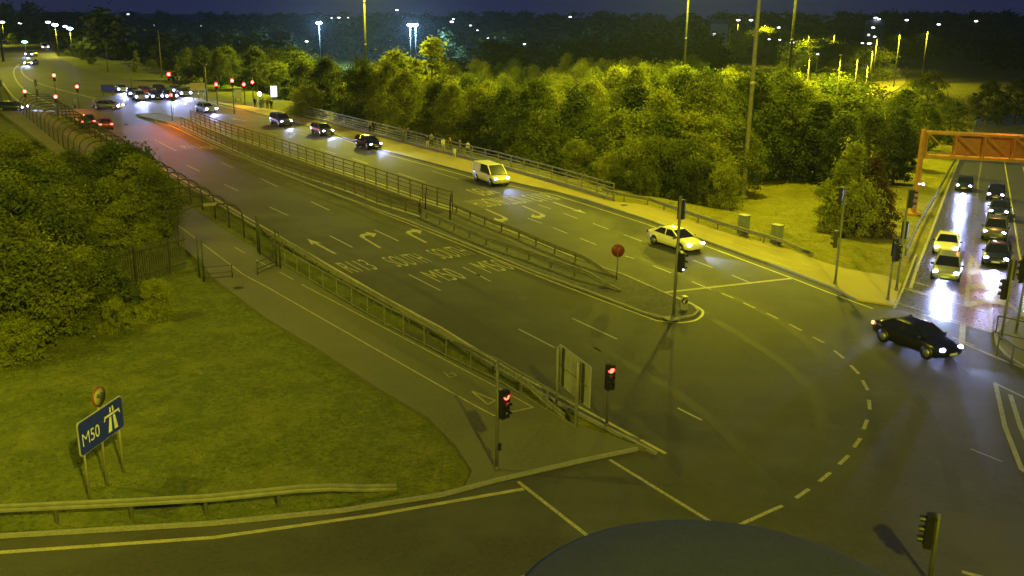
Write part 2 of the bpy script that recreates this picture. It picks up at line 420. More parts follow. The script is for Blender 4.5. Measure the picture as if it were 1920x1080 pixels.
# median: raised island with a kerb round it
mL = [W(-56.5, 146.5), W(-48.8, 137.4)] + GP((444, 291), (600, 355), (768, 417), (889, 465), (1000, 511), (1100, 547), (1203, 587), (1239, 597), (1278, 598), (1300, 594), (1309, 586), (1300, 576), (1262, 559))
fR = GP((430, 258), (507, 283), (620, 322), (663, 336), (711, 352), (792, 381), (848, 398), (934, 435), (992, 458), (1053, 484), (1154, 520))
fRo = [p + Vector((0.55, 0.36, 0)) for p in reversed(fR)]
medpoly = mL + fRo + [W(-46.5, 140.5), W(-53.5, 148)]
mb = MB(); prism(mb, medpoly, -0.2, 0.09); struct('median_island', mb, M_DIRT)
mb = MB(); band(mb, mL + fRo + [W(-46.5, 140.5), W(-53.5, 148), mL[0]], 0.16, -0.02, 0.12); struct('median_kerb', mb, M_KERB)
# traffic island at the slip road mouth
ip = GP((1866, 628), (1870, 650), (1885, 668), (1925, 694), (2000, 725), (2040, 660), (1925, 608), (1895, 596))
mb = MB(); prism(mb, ip, -0.3, 0.10); struct('traffic_island', mb, M_PATH)
mb = MB(); band(mb, ip + [ip[0]], 0.15, -0.02, 0.12); struct('island_kerb', mb, M_KERB)
# verge on the far side between junction arms
# far lit road curving at the right, and the sports field
mb = MB()
c1 = resample(catmull(TP((1500, 196), (1560, 187), (1610, 180), (1650, 168), (1672, 150), (1664, 128), (1640, 113), (1600, 106))), 4)
L_, R_ = offset_line(c1, 9)
for i in range(len(c1) - 1):
    q = [R_[i], R_[i + 1], L_[i + 1], L_[i]]
    mb.add([(p.x, p.y, terrain(p.x, p.y) + 0.15) for p in q], [(0, 1, 2, 3)])
struct('distant_road', mb, M_PATHB)

# ------------------------------------------------------------------ painted markings (parts of the road)
Z1 = 0.006
def marks(name, parent, m_, fn):
    mb = MB(); fn(mb)
    if mb.v: return mb.build(name, m_, parent)
def _f(mb):
    for pl_, w in (((521, 441), (719, 556), (829, 614), (960, 697), (1082, 758), (1245, 850)),) and []: pass
    a = [W(-66, 145), W(-31.4, 92), W(-17.6, 70.7), W(-7.75, 55.5), W(-3.85, 49.9), W(0.1, 43.4), W(2.9, 39.5), W(6.15, 34.85)]
    stripe(mb, a, 0.16, Z1)
    stripe(mb, GP((-300, 1052), (0, 1036), (400, 1008), (700, 966), (860, 938), (982, 917)), 0.20, Z1)
    stripe(mb, GP((860, 1120), (960, 1088), (1015, 1073)), 0.16, Z1)
    stripe(mb, GP((1803, 1072), (1870, 1090)), 0.18, Z1)
    # around the median nose
    n = catmull([W(-48.5, 136.4)] + GP((444, 293), (768, 420), (1000, 514), (1203, 591), (1239, 602), (1275, 605), (1305, 600), (1318, 587), (1308, 576), (1267, 557), (1155, 518), (1100, 491), (1053, 472)), 5)
    stripe(mb, n, 0.15, Z1)
    stripe(mb, [p + Vector((0.95, 0.6, 0)) for p in fR[:9]], 0.12, Z1)
    stripe(mb, GP((600, 245), (715, 287), (900, 337), (1040, 366), (1100, 384), (1217, 422), (1322, 461), (1486, 522), (1560, 551), (1637, 579)), 0.14, Z1)
    stripe(mb, GP((330, 182), (385, 190), (430, 202), (500, 214), (560, 226)), 0.3, Z1)
    stripe(mb, GP((1790, 640), (1804, 643), (1920, 692), (2050, 750)), 0.16, Z1)
marks('edge_line', road, M_YPAINT, _f)
def _f(mb):
    D = [((1073, 597), (1157, 636)), ((894, 514), (920, 528)), ((868, 501), (900, 517)), ((702, 431), (747, 452)), ((583, 378), (617, 394)), ((489, 335), (520, 350)), ((415, 305), (437, 315)), ((359, 273), (382, 279)),
         ((972, 617), (1040, 652)), ((767, 515), (826, 545)), ((618, 442), (661, 464)), ((505, 388), (540, 404)), ((419, 345), (447, 358)), ((350, 310), (374, 321)),
         ((747, 325), (797, 342)), ((811, 321), (859, 336)), ((1009, 384), (1033, 392)), ((989, 409), (1016, 419)), ((1037, 427), (1064, 438)), ((1057, 400), (1083, 410)), ((1112, 419), (1141, 430)),
         ((1088, 447), (1118, 459)), ((1169, 440), (1203, 452)), ((1172, 480), (1189, 485)), ((1224, 498), (1258, 512)), ((1299, 488), (1336, 502)), ((1372, 516), (1406, 530)), ((1297, 528), (1333, 543)),
         ((476, 218), (500, 221)), ((442, 233), (462, 237)), ((503, 249), (521, 254)), ((560, 250), (585, 257)), ((600, 280), (630, 289)), ((660, 297), (690, 307)), ((650, 264), (672, 271)), ((936, 366), (962, 374)),
         ((1270, 765), (1316, 788))]
    for a, b in D: stripe(mb, GP(a, b), 0.11, Z1)
marks('lane_line', road, M_GPAINT, _f)
def _f(mb):
    D = [((1353, 550), (1375, 559)), ((1394, 568), (1416, 578)), ((1437, 587), (1459, 598)), ((1480, 608), (1503, 620)), ((1524, 632), (1545, 643)), ((1564, 657), (1582, 672)), ((1595, 685), (1610, 701)), ((1617, 713), (1627, 732)),
         ((1629, 750), (1631, 768)), ((1626, 787), (1619, 805)), ((1613, 822), (1601, 839)), ((1591, 854), (1573, 871)), ((1557, 886), (1536, 903)), ((1517, 917), (1492, 934)), ((1467, 948), (1378, 988))]
    for a, b in D: stripe(mb, GP(a, b), 0.16, Z1)
    stripe(mb, GP((1143, 862), (1348, 988)), 0.15, Z1)
    stripe(mb, GP((971, 903), (1117, 1017)), 0.15, Z1)
marks('turning_guide_line', road, M_PAINT, _f)
marks('stop_line', road, M_PAINT, lambda mb: stripe(mb, GP((1242, 549), (1487, 522)), 0.3, Z1 + 0.006))
def _f(mb):
    stripe(mb, GP((1864, 718), (1920, 745), (1990, 780)), 0.14, Z1)
    stripe(mb, GP((1866, 718), (1884, 800), (1916, 882)), 0.2, Z1 + .006)
    stripe(mb, GP((1894, 740), (1913, 800), (1940, 860)), 0.2, Z1)
    stripe(mb, GP((1916, 882), (1990, 930)), 0.14, Z1)
    stripe(mb, GP((1820, 842), (1880, 866)), 0.06, Z1)
marks('island_outline', road, M_GPAINT, _f)
def _f(mb):
    for q in (((1105, 872), (1225, 852), (1445, 960), (1400, 990), (1345, 985)), ((700, 640), (760, 615), (840, 655), (790, 682)), ((1000, 560), (1060, 540), (1110, 560), (1060, 580))):
        P = GP(*q); mb.poly(P[::-1], 0.003)
marks('road_patch', road, M_PATCH, _f)
def _f(mb):
    for q in (((1120, 650), (1300, 760), (1420, 880), (1500, 1000)), ((1340, 600), (1480, 690), (1540, 780), (1520, 880)), ((1060, 700), (1200, 800), (1290, 900)), ((1600, 640), (1700, 720), (1760, 820), (1800, 960)), ((700, 450), (900, 545), (1120, 660)), ((560, 430), (760, 530), (960, 645)), ((1030, 420), (1240, 500), (1440, 590), (1560, 680)), ((960, 430), (1160, 510), (1330, 590))):
        stripe(mb, catmull(GP(*q), 6), .55, 0.0035)
marks('tyre_wear', road, M_WEAR, _f)
for px in ((1240, 700), (980, 560), (1420, 690), (1180, 900), (760, 985), (620, 400), (1560, 800)):
    mb = MB(); c = G(*px); mb.poly([(c.x + .33 * math.cos(k * .349), c.y + .33 * math.sin(k * .349)) for k in range(18)], 0.011); mb.build('manhole_cover', M_COVER, road)
# arrows. u: travel direction on the ground
def arrow(pt, tail, bend, parent, L=4.6):
    a, b = G(*tail), G(*pt); u = (b - a).normalized(); n = Vector((u.y, -u.x, 0))  # n: driver's right
    L = (b - a).length; mb = MB(); Zq = Z1
    P = lambda s, t: (a + u * s + n * t).to_tuple()[:2] + (Zq,)
    if not bend:
        mb.poly([P(0, -.1), P(0, .1), P(L - 1.5, .1), P(L - 1.5, -.1)])
        mb.poly([P(L - 1.9, -.42), P(L - 1.5, -.1), P(L - 1.5, .1), P(L - 1.9, .42), P(L, 0)])
    else:
        mb.poly([P(0, -.1), P(0, .1), P(L - 1.6, .1), P(L - 0.9, .35), P(L - 1.0, .75), P(L - .35, .75), P(L - .3, .3), P(L - .9, -.1)][::-1])
        mb.poly([P(L - 1.7, .752), P(L - .68, 1.35), P(L + .3, .752)])
    return mb.build('direction_arrow', M_PAINT, parent)
arrow((576, 448), (629, 476), False, road)
arrow((668, 438), (713, 465), True, road)
arrow((754, 432), (799, 455), True, road)
arrow((1100, 401), (1037, 379), False, road)
arrow((1030, 408), (980, 386), True, road)
arrow((960, 414), (910, 392), True, road)
arrow((432, 222), (462, 227), False, road)
# lettering on the carriageways
U = Vector((-0.545, 0.838, 0)); RT = Vector((0.838, 0.545, 0))
def letter(word, px, width, height, flip=False, w=0.0, perp=None):
    mb = MB(); o = G(*px); o.z = Z1
    u, r = (U, RT) if not flip else (-U, -RT)
    text_mb(mb, word, o, perp or r, u, width, height, w)
    return mb.build('road_lettering', M_PAINT if flip else M_GPAINT if False else M_PAINT, road)
def wid(a, b): return (G(*b) - G(*a)).dot(RT)
letter('R113', (660, 512), 1.95, 2.9, w=-0.004)
letter('SOUTH', (748, 501), 2.55, 2.9, w=-0.006)
letter('SOUTH', (832, 486), 2.55, 2.9, w=-0.006)
letter('M50', (826, 530), 2.05, 2.9, w=-0.004)
letter('M50', (920, 512), 2.05, 2.9, w=-0.004)
letter('R113', (1012, 362), 2.3, 3.4, True)
letter('NORTH', (962, 366), 2.7, 3.6, True)
letter('NORTH', (918, 371), 2.7, 3.4, True)
letter('M50', (905, 352), 2.1, 3.4, True)
# footpath markings
mb = MB()
pz = 0.106
fl = next(o for o in COL.objects if o.name == 'left_footpath')
stripe(mb, GP((325, 418), (457, 518), (500, 541), (882, 760), (927, 784)), 0.09, pz)
stripe(mb, GP((925, 784), (1000, 768)), 0.09, pz + .004)
stripe(mb, GP((999, 768), (930, 729), (565, 536)), 0.08, pz)
stripe(mb, GP((550, 527), (524, 513)), 0.08, pz); stripe(mb, GP((505, 503), (480, 490)), 0.08, pz); stripe(mb, GP((460, 478), (440, 466)), 0.08, pz)
for a, b in (((883, 737), (915, 763)), ((915, 763), (928, 755)), ((928, 755), (883, 737))): stripe(mb, GP(a, b), 0.09, pz + .008)
mb.build('cycle_lane_line', M_YPAINT, fl)
mb = MB()
for a, b in (((832, 701), (842, 712)), ((842, 712), (856, 708)), ((856, 708), (846, 702)), ((838, 706), (852, 704))): stripe(mb, GP(a, b), 0.05, pz + .01)
mb.build('cycle_symbol', M_YPAINT, fl)
fr = next(o for o in COL.objects if o.name == 'right_footpath')
mb = MB()
stripe(mb, GP((900, 322), (1045, 357), (1217, 403), (1400, 468), (1486, 493)), 0.07, pz)
stripe(mb, GP((1430, 487), (1485, 505), (1528, 509), (1538, 505), (1505, 497)), 0.09, pz + .004)
mb.build('cycle_lane_line', M_YPAINT, fr)
for px in ((447, 543), (1170, 387), (1130, 372)):
    mb = MB(); c = G(*px); mb.poly([(c.x + .32 * math.cos(k * .349), c.y + .32 * math.sin(k * .349)) for k in range(18)], 0.118)
    mb.build('manhole_cover', M_DARKST, fl if px[0] < 600 else fr)
mb = MB(); c = G(1183, 827); mb.box((c.x, c.y, 0.104), (0.5, 0.7, 0.012), 0.9); mb.build('drain_grate', M_DARKST, fl)
# slip road markings
Zs = 0.014
def _f(mb):
    stripe(mb, TP((1676, 579), (1693, 541), (1707, 505), (1718, 477)), 0.14, Zs, True)
    stripe(mb, TP((1884, 309), (1895, 373), (1911, 478), (1930, 540)), 0.14, Zs, True)
    stripe(mb, TP((1830, 225), (1798, 300), (1782, 338), (1759, 400), (1729, 478), (1707, 541)), 0.2, Zs, True)
    stripe(mb, TP((1876, 262), (1884, 309)), 0.16, Zs, True)
    stripe(mb, TP((1821, 479), (1811, 574)), 0.24, Zs + .004, True)
    stripe(mb, TP((1821, 479), (1845, 523), (1882, 563), (1925, 597)), 0.2, Zs, True)
    stripe(mb, TP((1918, 313), (1935, 380)), 0.14, Zs, True)
marks('edge_line', slip, M_PAINT, _f)
def _f(mb):
    c = TP((1841, 295), (1840, 304), (1834, 340), (1829, 418), (1822, 469))
    c = resample(c, 0.5); s = 0.0; seg = []; 
    for i in range(len(c) - 1):
        if int(s / 1.5) % 2 == 0: seg.append(c[i])
        elif len(seg) > 1: stripe(mb, [seg[0], seg[-1]], 0.16, Zs, True); seg = []
        s += (c[i + 1] - c[i]).length
marks('lane_line', slip, M_PAINT, _f)
def _f(mb):
    stripe(mb, TP((1712, 529), (1808, 556)), 0.2, Zs + .004, True); stripe(mb, TP((1695, 541), (1811, 574), (1854, 586)), 0.2, Zs + .008, True)
    stripe(mb, TP((1664, 563), (1679, 568), (1855, 621)), 0.16, 0.03, True)
    stripe(mb, TP((1857, 568), (1857, 624)), 0.16, 0.034, True)
    stripe(mb, TP((1805, 609), (1803, 646)), 0.3, 0.03, True)
    stripe(mb, TP((1786, 634), (1828, 650)), 0.12, 0.038, True)
marks('stop_line', slip, M_PAINT, _f)
def _f(mb):
    for q in (((1818, 507), (1832, 505), (1838, 514), (1818, 517)), ((1817, 534), (1840, 531), (1857, 538), (1866, 548), (1838, 541), (1816, 544)),
              ((1814, 567), (1850, 560), (1874, 561), (1890, 573), (1850, 569), (1813, 577))):
        P = TP(*q); mb.add([(p.x, p.y, terrain(p.x, p.y) + 0.026) for p in P], [tuple(range(len(P) - 1, -1, -1))])
marks('hatching', slip, M_PAINT, _f)
# far markings
def _f(mb):
    stripe(mb, catmull(GP((5, 155), (30, 186), (70, 200), (140, 220), (165, 228)), 5), 0.25, Z1)
    stripe(mb, catmull(GP((36, 120), (26, 132), (30, 150), (48, 170), (75, 185), (110, 200)), 5), 0.3, Z1)
    stripe(mb, catmull(GP((50, 118), (40, 128), (44, 140), (62, 152), (100, 165), (180, 185)), 5), 0.3, Z1)
    stripe(mb, GP((0, 95), (45, 94), (60, 90), (98, 95)), 0.3, Z1)
    stripe(mb, catmull(GP((330, 240), (302, 232), (292, 226), (305, 219), (325, 218)), 5), 0.15, Z1 + .004)
    stripe(mb, GP((130, 207), (235, 201)), 0.35, Z1); stripe(mb, GP((290, 262), (330, 283)), 0.12, Z1)
marks('junction_line', road, M_PAINT, _f)
mb = MB(); text_mb(mb, 'R113', (*G(348, 279)[:2], Z1), RT, U, 2.1, 2.9); mb.build('road_lettering', M_PAINT, road)
mb = MB(); text_mb(mb, 'M50', (*G(378, 281)[:2], Z1), RT, U, 2.1, 2.9); mb.build('road_lettering', M_PAINT, road)
# ================================================================== VEHICLES
def loft(mb, st, glassy=False):
    """st: (x, halfwidth, zbottom, ztop) body stations"""
    V = []; n = 13
    for x, w, zb, zt in st:
        h = zt - zb
        half = [(0, zb), (w * .8, zb), (w * .95, zb + .08), (w, zb + .40 * h), (w * .985, zb + .78 * h), (w * .90, zt - .02), (w * .55, zt + .015)]
        ring = half + [(0, zt + .03)] + [(-a, b) for a, b in half[:0:-1]]
        V += [(x, a, b) for a, b in ring]
    k = 14; Fc = []
    for i in range(len(st) - 1):
        for j in range(k): Fc.append((i * k + j, (i + 1) * k + j, (i + 1) * k + (j + 1) % k, i * k + (j + 1) % k))
    Fc += [tuple(range(k)), tuple(reversed(range((len(st) - 1) * k, len(st) * k)))]
    mb.add(V, Fc, True)

STY = {
 'saloon': dict(L=4.6, W=.90, st=[(-2.30, .68, .36, .84), (-2.24, .80, .30, .95), (-1.8, .88, .24, 1.0), (-1.0, .90, .20, .98), (0, .90, .20, .95), (.95, .90, .20, .93), (1.6, .87, .22, .84), (2.1, .80, .25, .72), (2.26, .70, .30, .64), (2.32, .58, .36, .56)],
   cab=(-1.75, -1.0, .22, 1.12, .93, 1.42, .80, .60), wheels=(-1.40, 1.42), r=.32, lampz=.66, tailz=.82),
 'hatchback': dict(L=4.1, W=.88, st=[(-2.05, .70, .36, .95), (-1.98, .82, .30, 1.02), (-1.5, .87, .24, 1.0), (-.6, .88, .20, .97), (.4, .88, .20, .95), (1.0, .87, .20, .92), (1.55, .84, .22, .84), (1.9, .76, .25, .74), (2.02, .66, .30, .66), (2.07, .56, .36, .58)],
   cab=(-1.98, -1.6, .15, 1.08, .94, 1.46, .79, .62), wheels=(-1.28, 1.28), r=.31, lampz=.68, tailz=.9),
 'suv': dict(L=4.5, W=.93, st=[(-2.25, .76, .42, 1.05), (-2.18, .88, .36, 1.12), (-1.6, .92, .30, 1.08), (-.6, .93, .28, 1.06), (.4, .93, .28, 1.04), (1.1, .93, .28, 1.02), (1.7, .90, .30, .96), (2.1, .84, .32, .86), (2.24, .74, .36, .78), (2.29, .62, .42, .68)],
   cab=(-2.16, -1.95, .25, 1.12, 1.04, 1.68, .84, .68), wheels=(-1.36, 1.40), r=.37, lampz=.78, tailz=1.0),
 'van': dict(L=4.7, W=.93, st=[(-2.35, .84, .36, 1.1), (-2.3, .91, .32, 1.12), (-1.6, .93, .28, 1.12), (-.6, .93, .26, 1.12), (.5, .93, .26, 1.10), (1.1, .93, .26, 1.06), (1.7, .90, .28, .98), (2.15, .84, .30, .86), (2.32, .74, .34, .76), (2.38, .62, .40, .66)],
   cab=(-2.30, -2.24, .72, 1.55, 1.08, 1.92, .90, .78), wheels=(-1.45, 1.55), r=.34, lampz=.80, tailz=1.05),
}
PAINT = {}
def paint(name, c, rough=0.28, metal=0.2):
    if name not in PAINT:
        PAINT[name] = mat('car_paint_' + name, c, 0.19, metal, spec=0.6)
        b = PAINT[name].node_tree.nodes['Principled BSDF']; b.inputs['Roughness'].default_value = rough; b.inputs['Coat Weight'].default_value = 0.5; b.inputs['Coat Roughness'].default_value = 0.08
    return PAINT[name]
paint('white', (0.74, 0.70, 0.42), 0.35, 0); paint('silver', (0.34, 0.35, 0.36), 0.3, .5); paint('black', (0.012, 0.012, 0.014), 0.2); paint('grey', (0.09, 0.095, 0.10)); paint('navy', (0.018, 0.025, 0.06)); paint('red', (0.22, 0.02, 0.02))
VMESH = {}
def car_meshes(style):
    if style in VMESH: return VMESH[style]
    s = STY[style]; xr, rr_, rf, xf, zb, zt, wb, wt = s['cab']
    P = paint('white', None)
    out = []
    body = MB(); loft(body, s['st'])
    # roof, pillars and sills (painted)
    zi = zt - .05
    tq = lambda x0, x1, x2, x3: None
    def ring(x, w, z): return [(x, -w, z), (x, w, z)]
    NX_, NY_ = 8, 8; V = []
    for i in range(NX_ + 1):
        u = i / NX_; x = rr_ - .05 + (rf + .11 - rr_) * u
        for j in range(NY_ + 1):
            v = j / NY_ * 2 - 1
            V.append((x, v * (wt + .01), zi + .075 * (1 - abs(v) ** 4) * (1 - abs(2 * u - 1) ** 6)))
    body.add(V, [(i * (NY_ + 1) + j, (i + 1) * (NY_ + 1) + j, (i + 1) * (NY_ + 1) + j + 1, i * (NY_ + 1) + j + 1) for i in range(NX_) for j in range(NY_)], True)
    for sy in (-1, 1):
        body.bar((xf + .02, sy * wb * .97, zb), (rf + .04, sy * wt * .99, zi + .01), .07, .07)
        body.bar((xr - .0, sy * wb * .97, zb), (rr_ - .03, sy * wt * .99, zi + .01), .12, .10)
        mx = (rf + rr_) / 2 + .1
        body.bar((mx, sy * (wb * .985), zb), (mx - .06, sy * (wt + .01), zi + .01), .05, .10)
        if style == 'van':
            x1 = mx - .15
            body.add([(xr, sy * wb, zb), (x1, sy * wb, zb), (x1 - .03, sy * (wt + .012), zi + .02), (rr_, sy * (wt + .012), zi + .02)], [(0, 1, 2, 3) if sy > 0 else (3, 2, 1, 0)])
    if style == 'van': body.add([(xr - .01, -wb, zb), (xr - .01, wb, zb), (rr_ - .03, wt, zi + .02), (rr_ - .03, -wt, zi + .02)], [(3, 2, 1, 0)])
    # wheel arches dark
    out.append(('body', body.mesh('car_body', P), [], True))
    ti = MB()
    for wx in s['wheels']:
        for sy in (-1, 1): ti.disc((wx, sy * (s['W'] - .045), s['r'] + .03), (0, 1, 0), s['r'] + .055, .10, 18)
    ti.box((0, 0, .2), (s['L'] * .8, s['W'] * 1.5, .12))
    out.append(('underbody', ti.mesh('car_under', M_BLACK), [], False))
    e = .012
    g = MB(); g.add([(xf, -wb * .93, zb + .01), (xf, wb * .93, zb + .01), (rf + .03, wt * .95, zi), (rf + .03, -wt * .95, zi)], [(0, 1, 2, 3)]); g.box(((xf + rf) / 2 - .1, 0, zb), (.3, .2, .02))
    out.append(('windscreen', g.mesh('car_wscreen', M_GLASS), [], False))
    if style != 'van':
        g = MB(); g.add([(xr - e, -wb * .9, zb + .01), (xr - e, wb * .9, zb + .01), (rr_ - .03, wt * .93, zi), (rr_ - .03, -wt * .93, zi)], [(3, 2, 1, 0)])
        out.append(('rear_window', g.mesh('car_rwin', M_GLASS), [], False))
    xs0 = xr + .08 if style != 'van' else (rf + rr_) / 2 + .05
    xs1 = rr_ + .06 if style != 'van' else (rf + rr_) / 2
    for sy in (-1, 1):
        g = MB(); q = [(xs0, sy * wb * .975, zb + .02), (xf - .07, sy * wb * .975, zb + .02), (rf - .02, sy * (wt * .995), zi), (xs1, sy * (wt * .995), zi)]
        g.add(q, [(0, 1, 2, 3) if sy < 0 else (3, 2, 1, 0)])
        out.append(('side_window', g.mesh('car_swin', M_GLASS), [], False))
        m2 = MB(); m2.box((xf - .22, sy * (s['W'] + .03), zb + .04), (.10, .18, .12))
        out.append(('wing_mirror', m2.mesh('car_mirror', M_BLACK), [], False))
        xl = s['L'] / 2
        hh = MB(); hh.sphere((xl - .14, sy * (s['W'] * .70), s['lampz']), .17, 10, 6, (.7, 1.0, .6))
        out.append(('headlight', hh.mesh('car_headlight', M_HEAD), [], False))
        tl = MB(); tl.box((-xl + .06, sy * (s['W'] * .76), s['tailz']), (.13, .30, .15))
        out.append(('tail_light', tl.mesh('car_tail', M_TAIL), [], False))
    np_ = MB(); np_.box((s['L'] / 2 + .02, 0, .42), (.03, .52, .11)); out.append(('number_plate', np_.mesh('car_plate', mat('plate_white', (.6, .6, .58), .4)), [], False))
    gl = MB(); gl.box((s['L'] / 2 - .03, 0, .55), (.06, .8, .11)); out.append(('grille', gl.mesh('car_grille', M_BLACK), [], False))
    for wx in s['wheels']:
        for sy in (-1, 1):
            w = MB(); w.disc((0, 0, 0), (0, 1, 0), s['r'], .21, 20)
            rm = MB(); rm.disc((0, sy * .095, 0), (0, 1, 0), s['r'] * .64, .05, 14)
            for k in range(5):
                a = k * 2 * math.pi / 5; rm.bar((0, sy * .125, 0), (math.cos(a) * s['r'] * .6, sy * .125, math.sin(a) * s['r'] * .6), .02, .05)
            out.append(('wheel', w.mesh('car_wheel', M_RUBBER), [('rim', rm.mesh('car_rim', M_RIM))], (wx, sy * (s['W'] - .10), s['r'])))
    VMESH[style] = out
    return out
def car(px, label, cat, style, col, head, group, lights='on', glow=0, far=False, kind=None, sl=False, tail=None):
    p = T(*px) if sl else G(*px)
    if isinstance(head, tuple) and len(head) == 4:
        a, b = (T(*head[:2]), T(*head[2:])) if sl else (G(*head[:2]), G(*head[2:]))
        d = b - a
    else: d = Vector((head[0], head[1], 0))
    rz = math.atan2(d.y, d.x)
    root = thing(kind or ('van' if style == 'van' else 'car'), label, cat, p, rz, group)
    if sl:
        e = 1.6; f = Vector((math.cos(rz), math.sin(rz))); z1 = terrain(p.x + f.x * e, p.y + f.y * e); z0 = terrain(p.x - f.x * e, p.y - f.y * e)
        root.rotation_euler.y = -math.atan2(z1 - z0, 2 * e)
    for nm, me, kids, ex in car_meshes(style):
        o = bpy.data.objects.new(nm, me); COL.objects.link(o); o.parent = root
        if nm == 'wheel':
            o.location = ex
            for kn, km in kids:
                k = bpy.data.objects.new(kn, km); COL.objects.link(k); k.parent = o
        mt = None
        if nm == 'body': mt = PAINT[col]
        if nm == 'headlight' and far:
            xl = STY[style]['L'] / 2 - .14; o.scale = (1.0, 1.25, 1.6); o.location.z = -STY[style]['lampz'] * .6; o.location.y = 0
        if nm == 'headlight' and lights == 'off': mt = M_LENS
        if nm == 'headlight' and lights == 'on' and far: mt = M_HEADFAR
        if nm == 'tail_light' and tail: mt = tail
        if mt:
            o.material_slots[0].link = 'OBJECT'; o.material_slots[0].material = mt
    s = STY[style]
    if glow:
        lamp('headlight_beam', 'SPOT', (s['L'] / 2 + .12, 0, s['lampz'] + .02), glow * (.4 if far else .2), (0.42, 0.5, 1.0), root, 0.12, R(70 if far else 60), 1.0, (1, 0, -0.16))
    return root

RC = (0.53, -0.85)
gA = 'cars coming down the right hand carriageway'
car((921, 343), 'white van with lit headlights on the nearside lane below the pedestrians', 'van', 'van', 'white', (900, 336, 945, 352), gA, glow=9000)
car((1266, 463), 'white saloon car with lit headlights behind the tall signal mast of the median', 'car', 'saloon', 'white', (1240, 455, 1300, 474), gA, glow=9000)
car((691, 277), 'black hatchback with lit headlights next behind the white van', 'car', 'hatchback', 'black', (670, 271, 715, 283), gA, glow=14000)
car((604, 252), 'dark grey hatchback, middle of the three dark cars coming along the railing', 'car', 'hatchback', 'grey', (585, 246, 625, 257), gA, glow=14000)
car((527, 235), 'dark off-roader with lit headlights, farthest of the three dark cars by the railing', 'car', 'suv', 'grey', (510, 229, 548, 240), gA, glow=12000)
car((386, 210), 'silver saloon entering the right hand carriageway from the far junction', 'car', 'saloon', 'silver', (365, 205, 407, 214), gA, glow=9000, far=True)
gB = 'queue of cars with headlights waiting at the far junction'
qs = [((345, 180), 'hatchback', 'grey', 'grey hatchback at the right end of the far queue, beside the cream sign'), ((318, 185), 'saloon', 'black', 'black saloon in the far queue just behind the tall red signal'), ((292, 186), 'hatchback', 'navy', 'navy hatchback in the middle of the far queue'),
      ((262, 188), 'suv', 'silver', 'silver off-roader at the front left of the far queue'), ((228, 172), 'saloon', 'silver', 'silver saloon alone behind the queue, beside the small blue sign'), ((330, 174), 'saloon', 'grey', 'grey saloon in the second row of the far queue'),
      ((300, 177), 'suv', 'black', 'black off-roader in the second row of the far queue'), ((272, 177), 'hatchback', 'red', 'dark red hatchback in the second row of the far queue'), ((250, 180), 'saloon', 'navy', 'navy saloon behind the silver off-roader in the far queue')]
for i, (px, st, c, lb) in enumerate(qs):
    car(px, lb, 'car', st, c, (0.5, -0.86), gB, far=True, glow=26000 if i in (0, 1, 3, 4) else 0)
car((165, 238), 'dark car with glowing brake lights, left one of the pair turning at the far junction', 'car', 'suv', 'black', (-0.45, 0.9), 'cars braking at the far junction', lights='off', tail=M_TAILON)
car((197, 241), 'dark saloon with glowing brake lights, right one of the pair turning at the far junction', 'car', 'saloon', 'red', (-0.45, 0.9), 'cars braking at the far junction', lights='off', tail=M_TAILON)
car((202, 205), 'dark saloon seen side on crossing the far junction', 'car', 'saloon', 'grey', (1.0, -0.1), None, far=True)
car((24, 208), 'small dark hatchback with a lit lamp at the left edge on the side road', 'car', 'hatchback', 'navy', (1.0, 0.0), None, far=True, glow=9000)
car((60, 122), 'dark saloon with bright headlights, nearer one of the pair on the yellow lit bend', 'car', 'saloon', 'grey', (0.05, -1), 'cars on the yellow lit bend', far=True, glow=16000)
car((60, 106), 'dark off-roader with bright headlights, farther one of the pair on the yellow lit bend', 'car', 'suv', 'grey', (0.05, -1), 'cars on the yellow lit bend', far=True, glow=9000)
car((84, 92), 'white van with lit lamps beyond the yellow lit bend', 'van', 'van', 'white', (0.5, -0.8), None, far=True)
car((8, 84), 'pale car with amber glow at the far left of the bend', 'car', 'saloon', 'silver', (1, 0), None, lights='off')
car((1716, 652), 'black saloon with one bright headlight crossing the junction mouth', 'car', 'saloon', 'black', (1684, 645, 1750, 671), None, glow=5000, tail=mat('amber_tail_lit', (.5, .1, .02), .3, emit=(1, .3, .12), es=5))
gC = 'cars waiting on the slip road'
sq = [((1807, 356), 'hatchback', 'navy', 'dark blue hatchback alone in the left lane just in front of the gantry', 9000), ((1774, 472), 'saloon', 'white', 'white saloon second in the left lane of the slip road', 6000), ((1774, 518), 'hatchback', 'silver', 'silver hatchback first at the stop line in the left lane', 12000),
      ((1866, 373), 'hatchback', 'black', 'black hatchback last in the right lane of the slip road', 9000), ((1872, 404), 'saloon', 'navy', 'dark blue saloon third from the front in the right lane', 6000), ((1864, 446), 'suv', 'grey', 'dark grey off-roader second from the front in the right lane', 6000),
      ((1868, 492), 'saloon', 'navy', 'dark blue saloon at the front of the right lane beside the hatched triangle', 9000)]
for px, st, c, lb, gw in sq:
    car(px, lb, 'car', st, c, (px[0] + 4, px[1] - 12, px[0] - 3, px[1] + 12), gC, sl=True, glow=gw * 2.2)
car((1938, 520), 'red hatchback cut by the right edge of the slip road', 'car', 'hatchback', 'red', (1936, 505, 1940, 530), gC, sl=True, glow=6000)

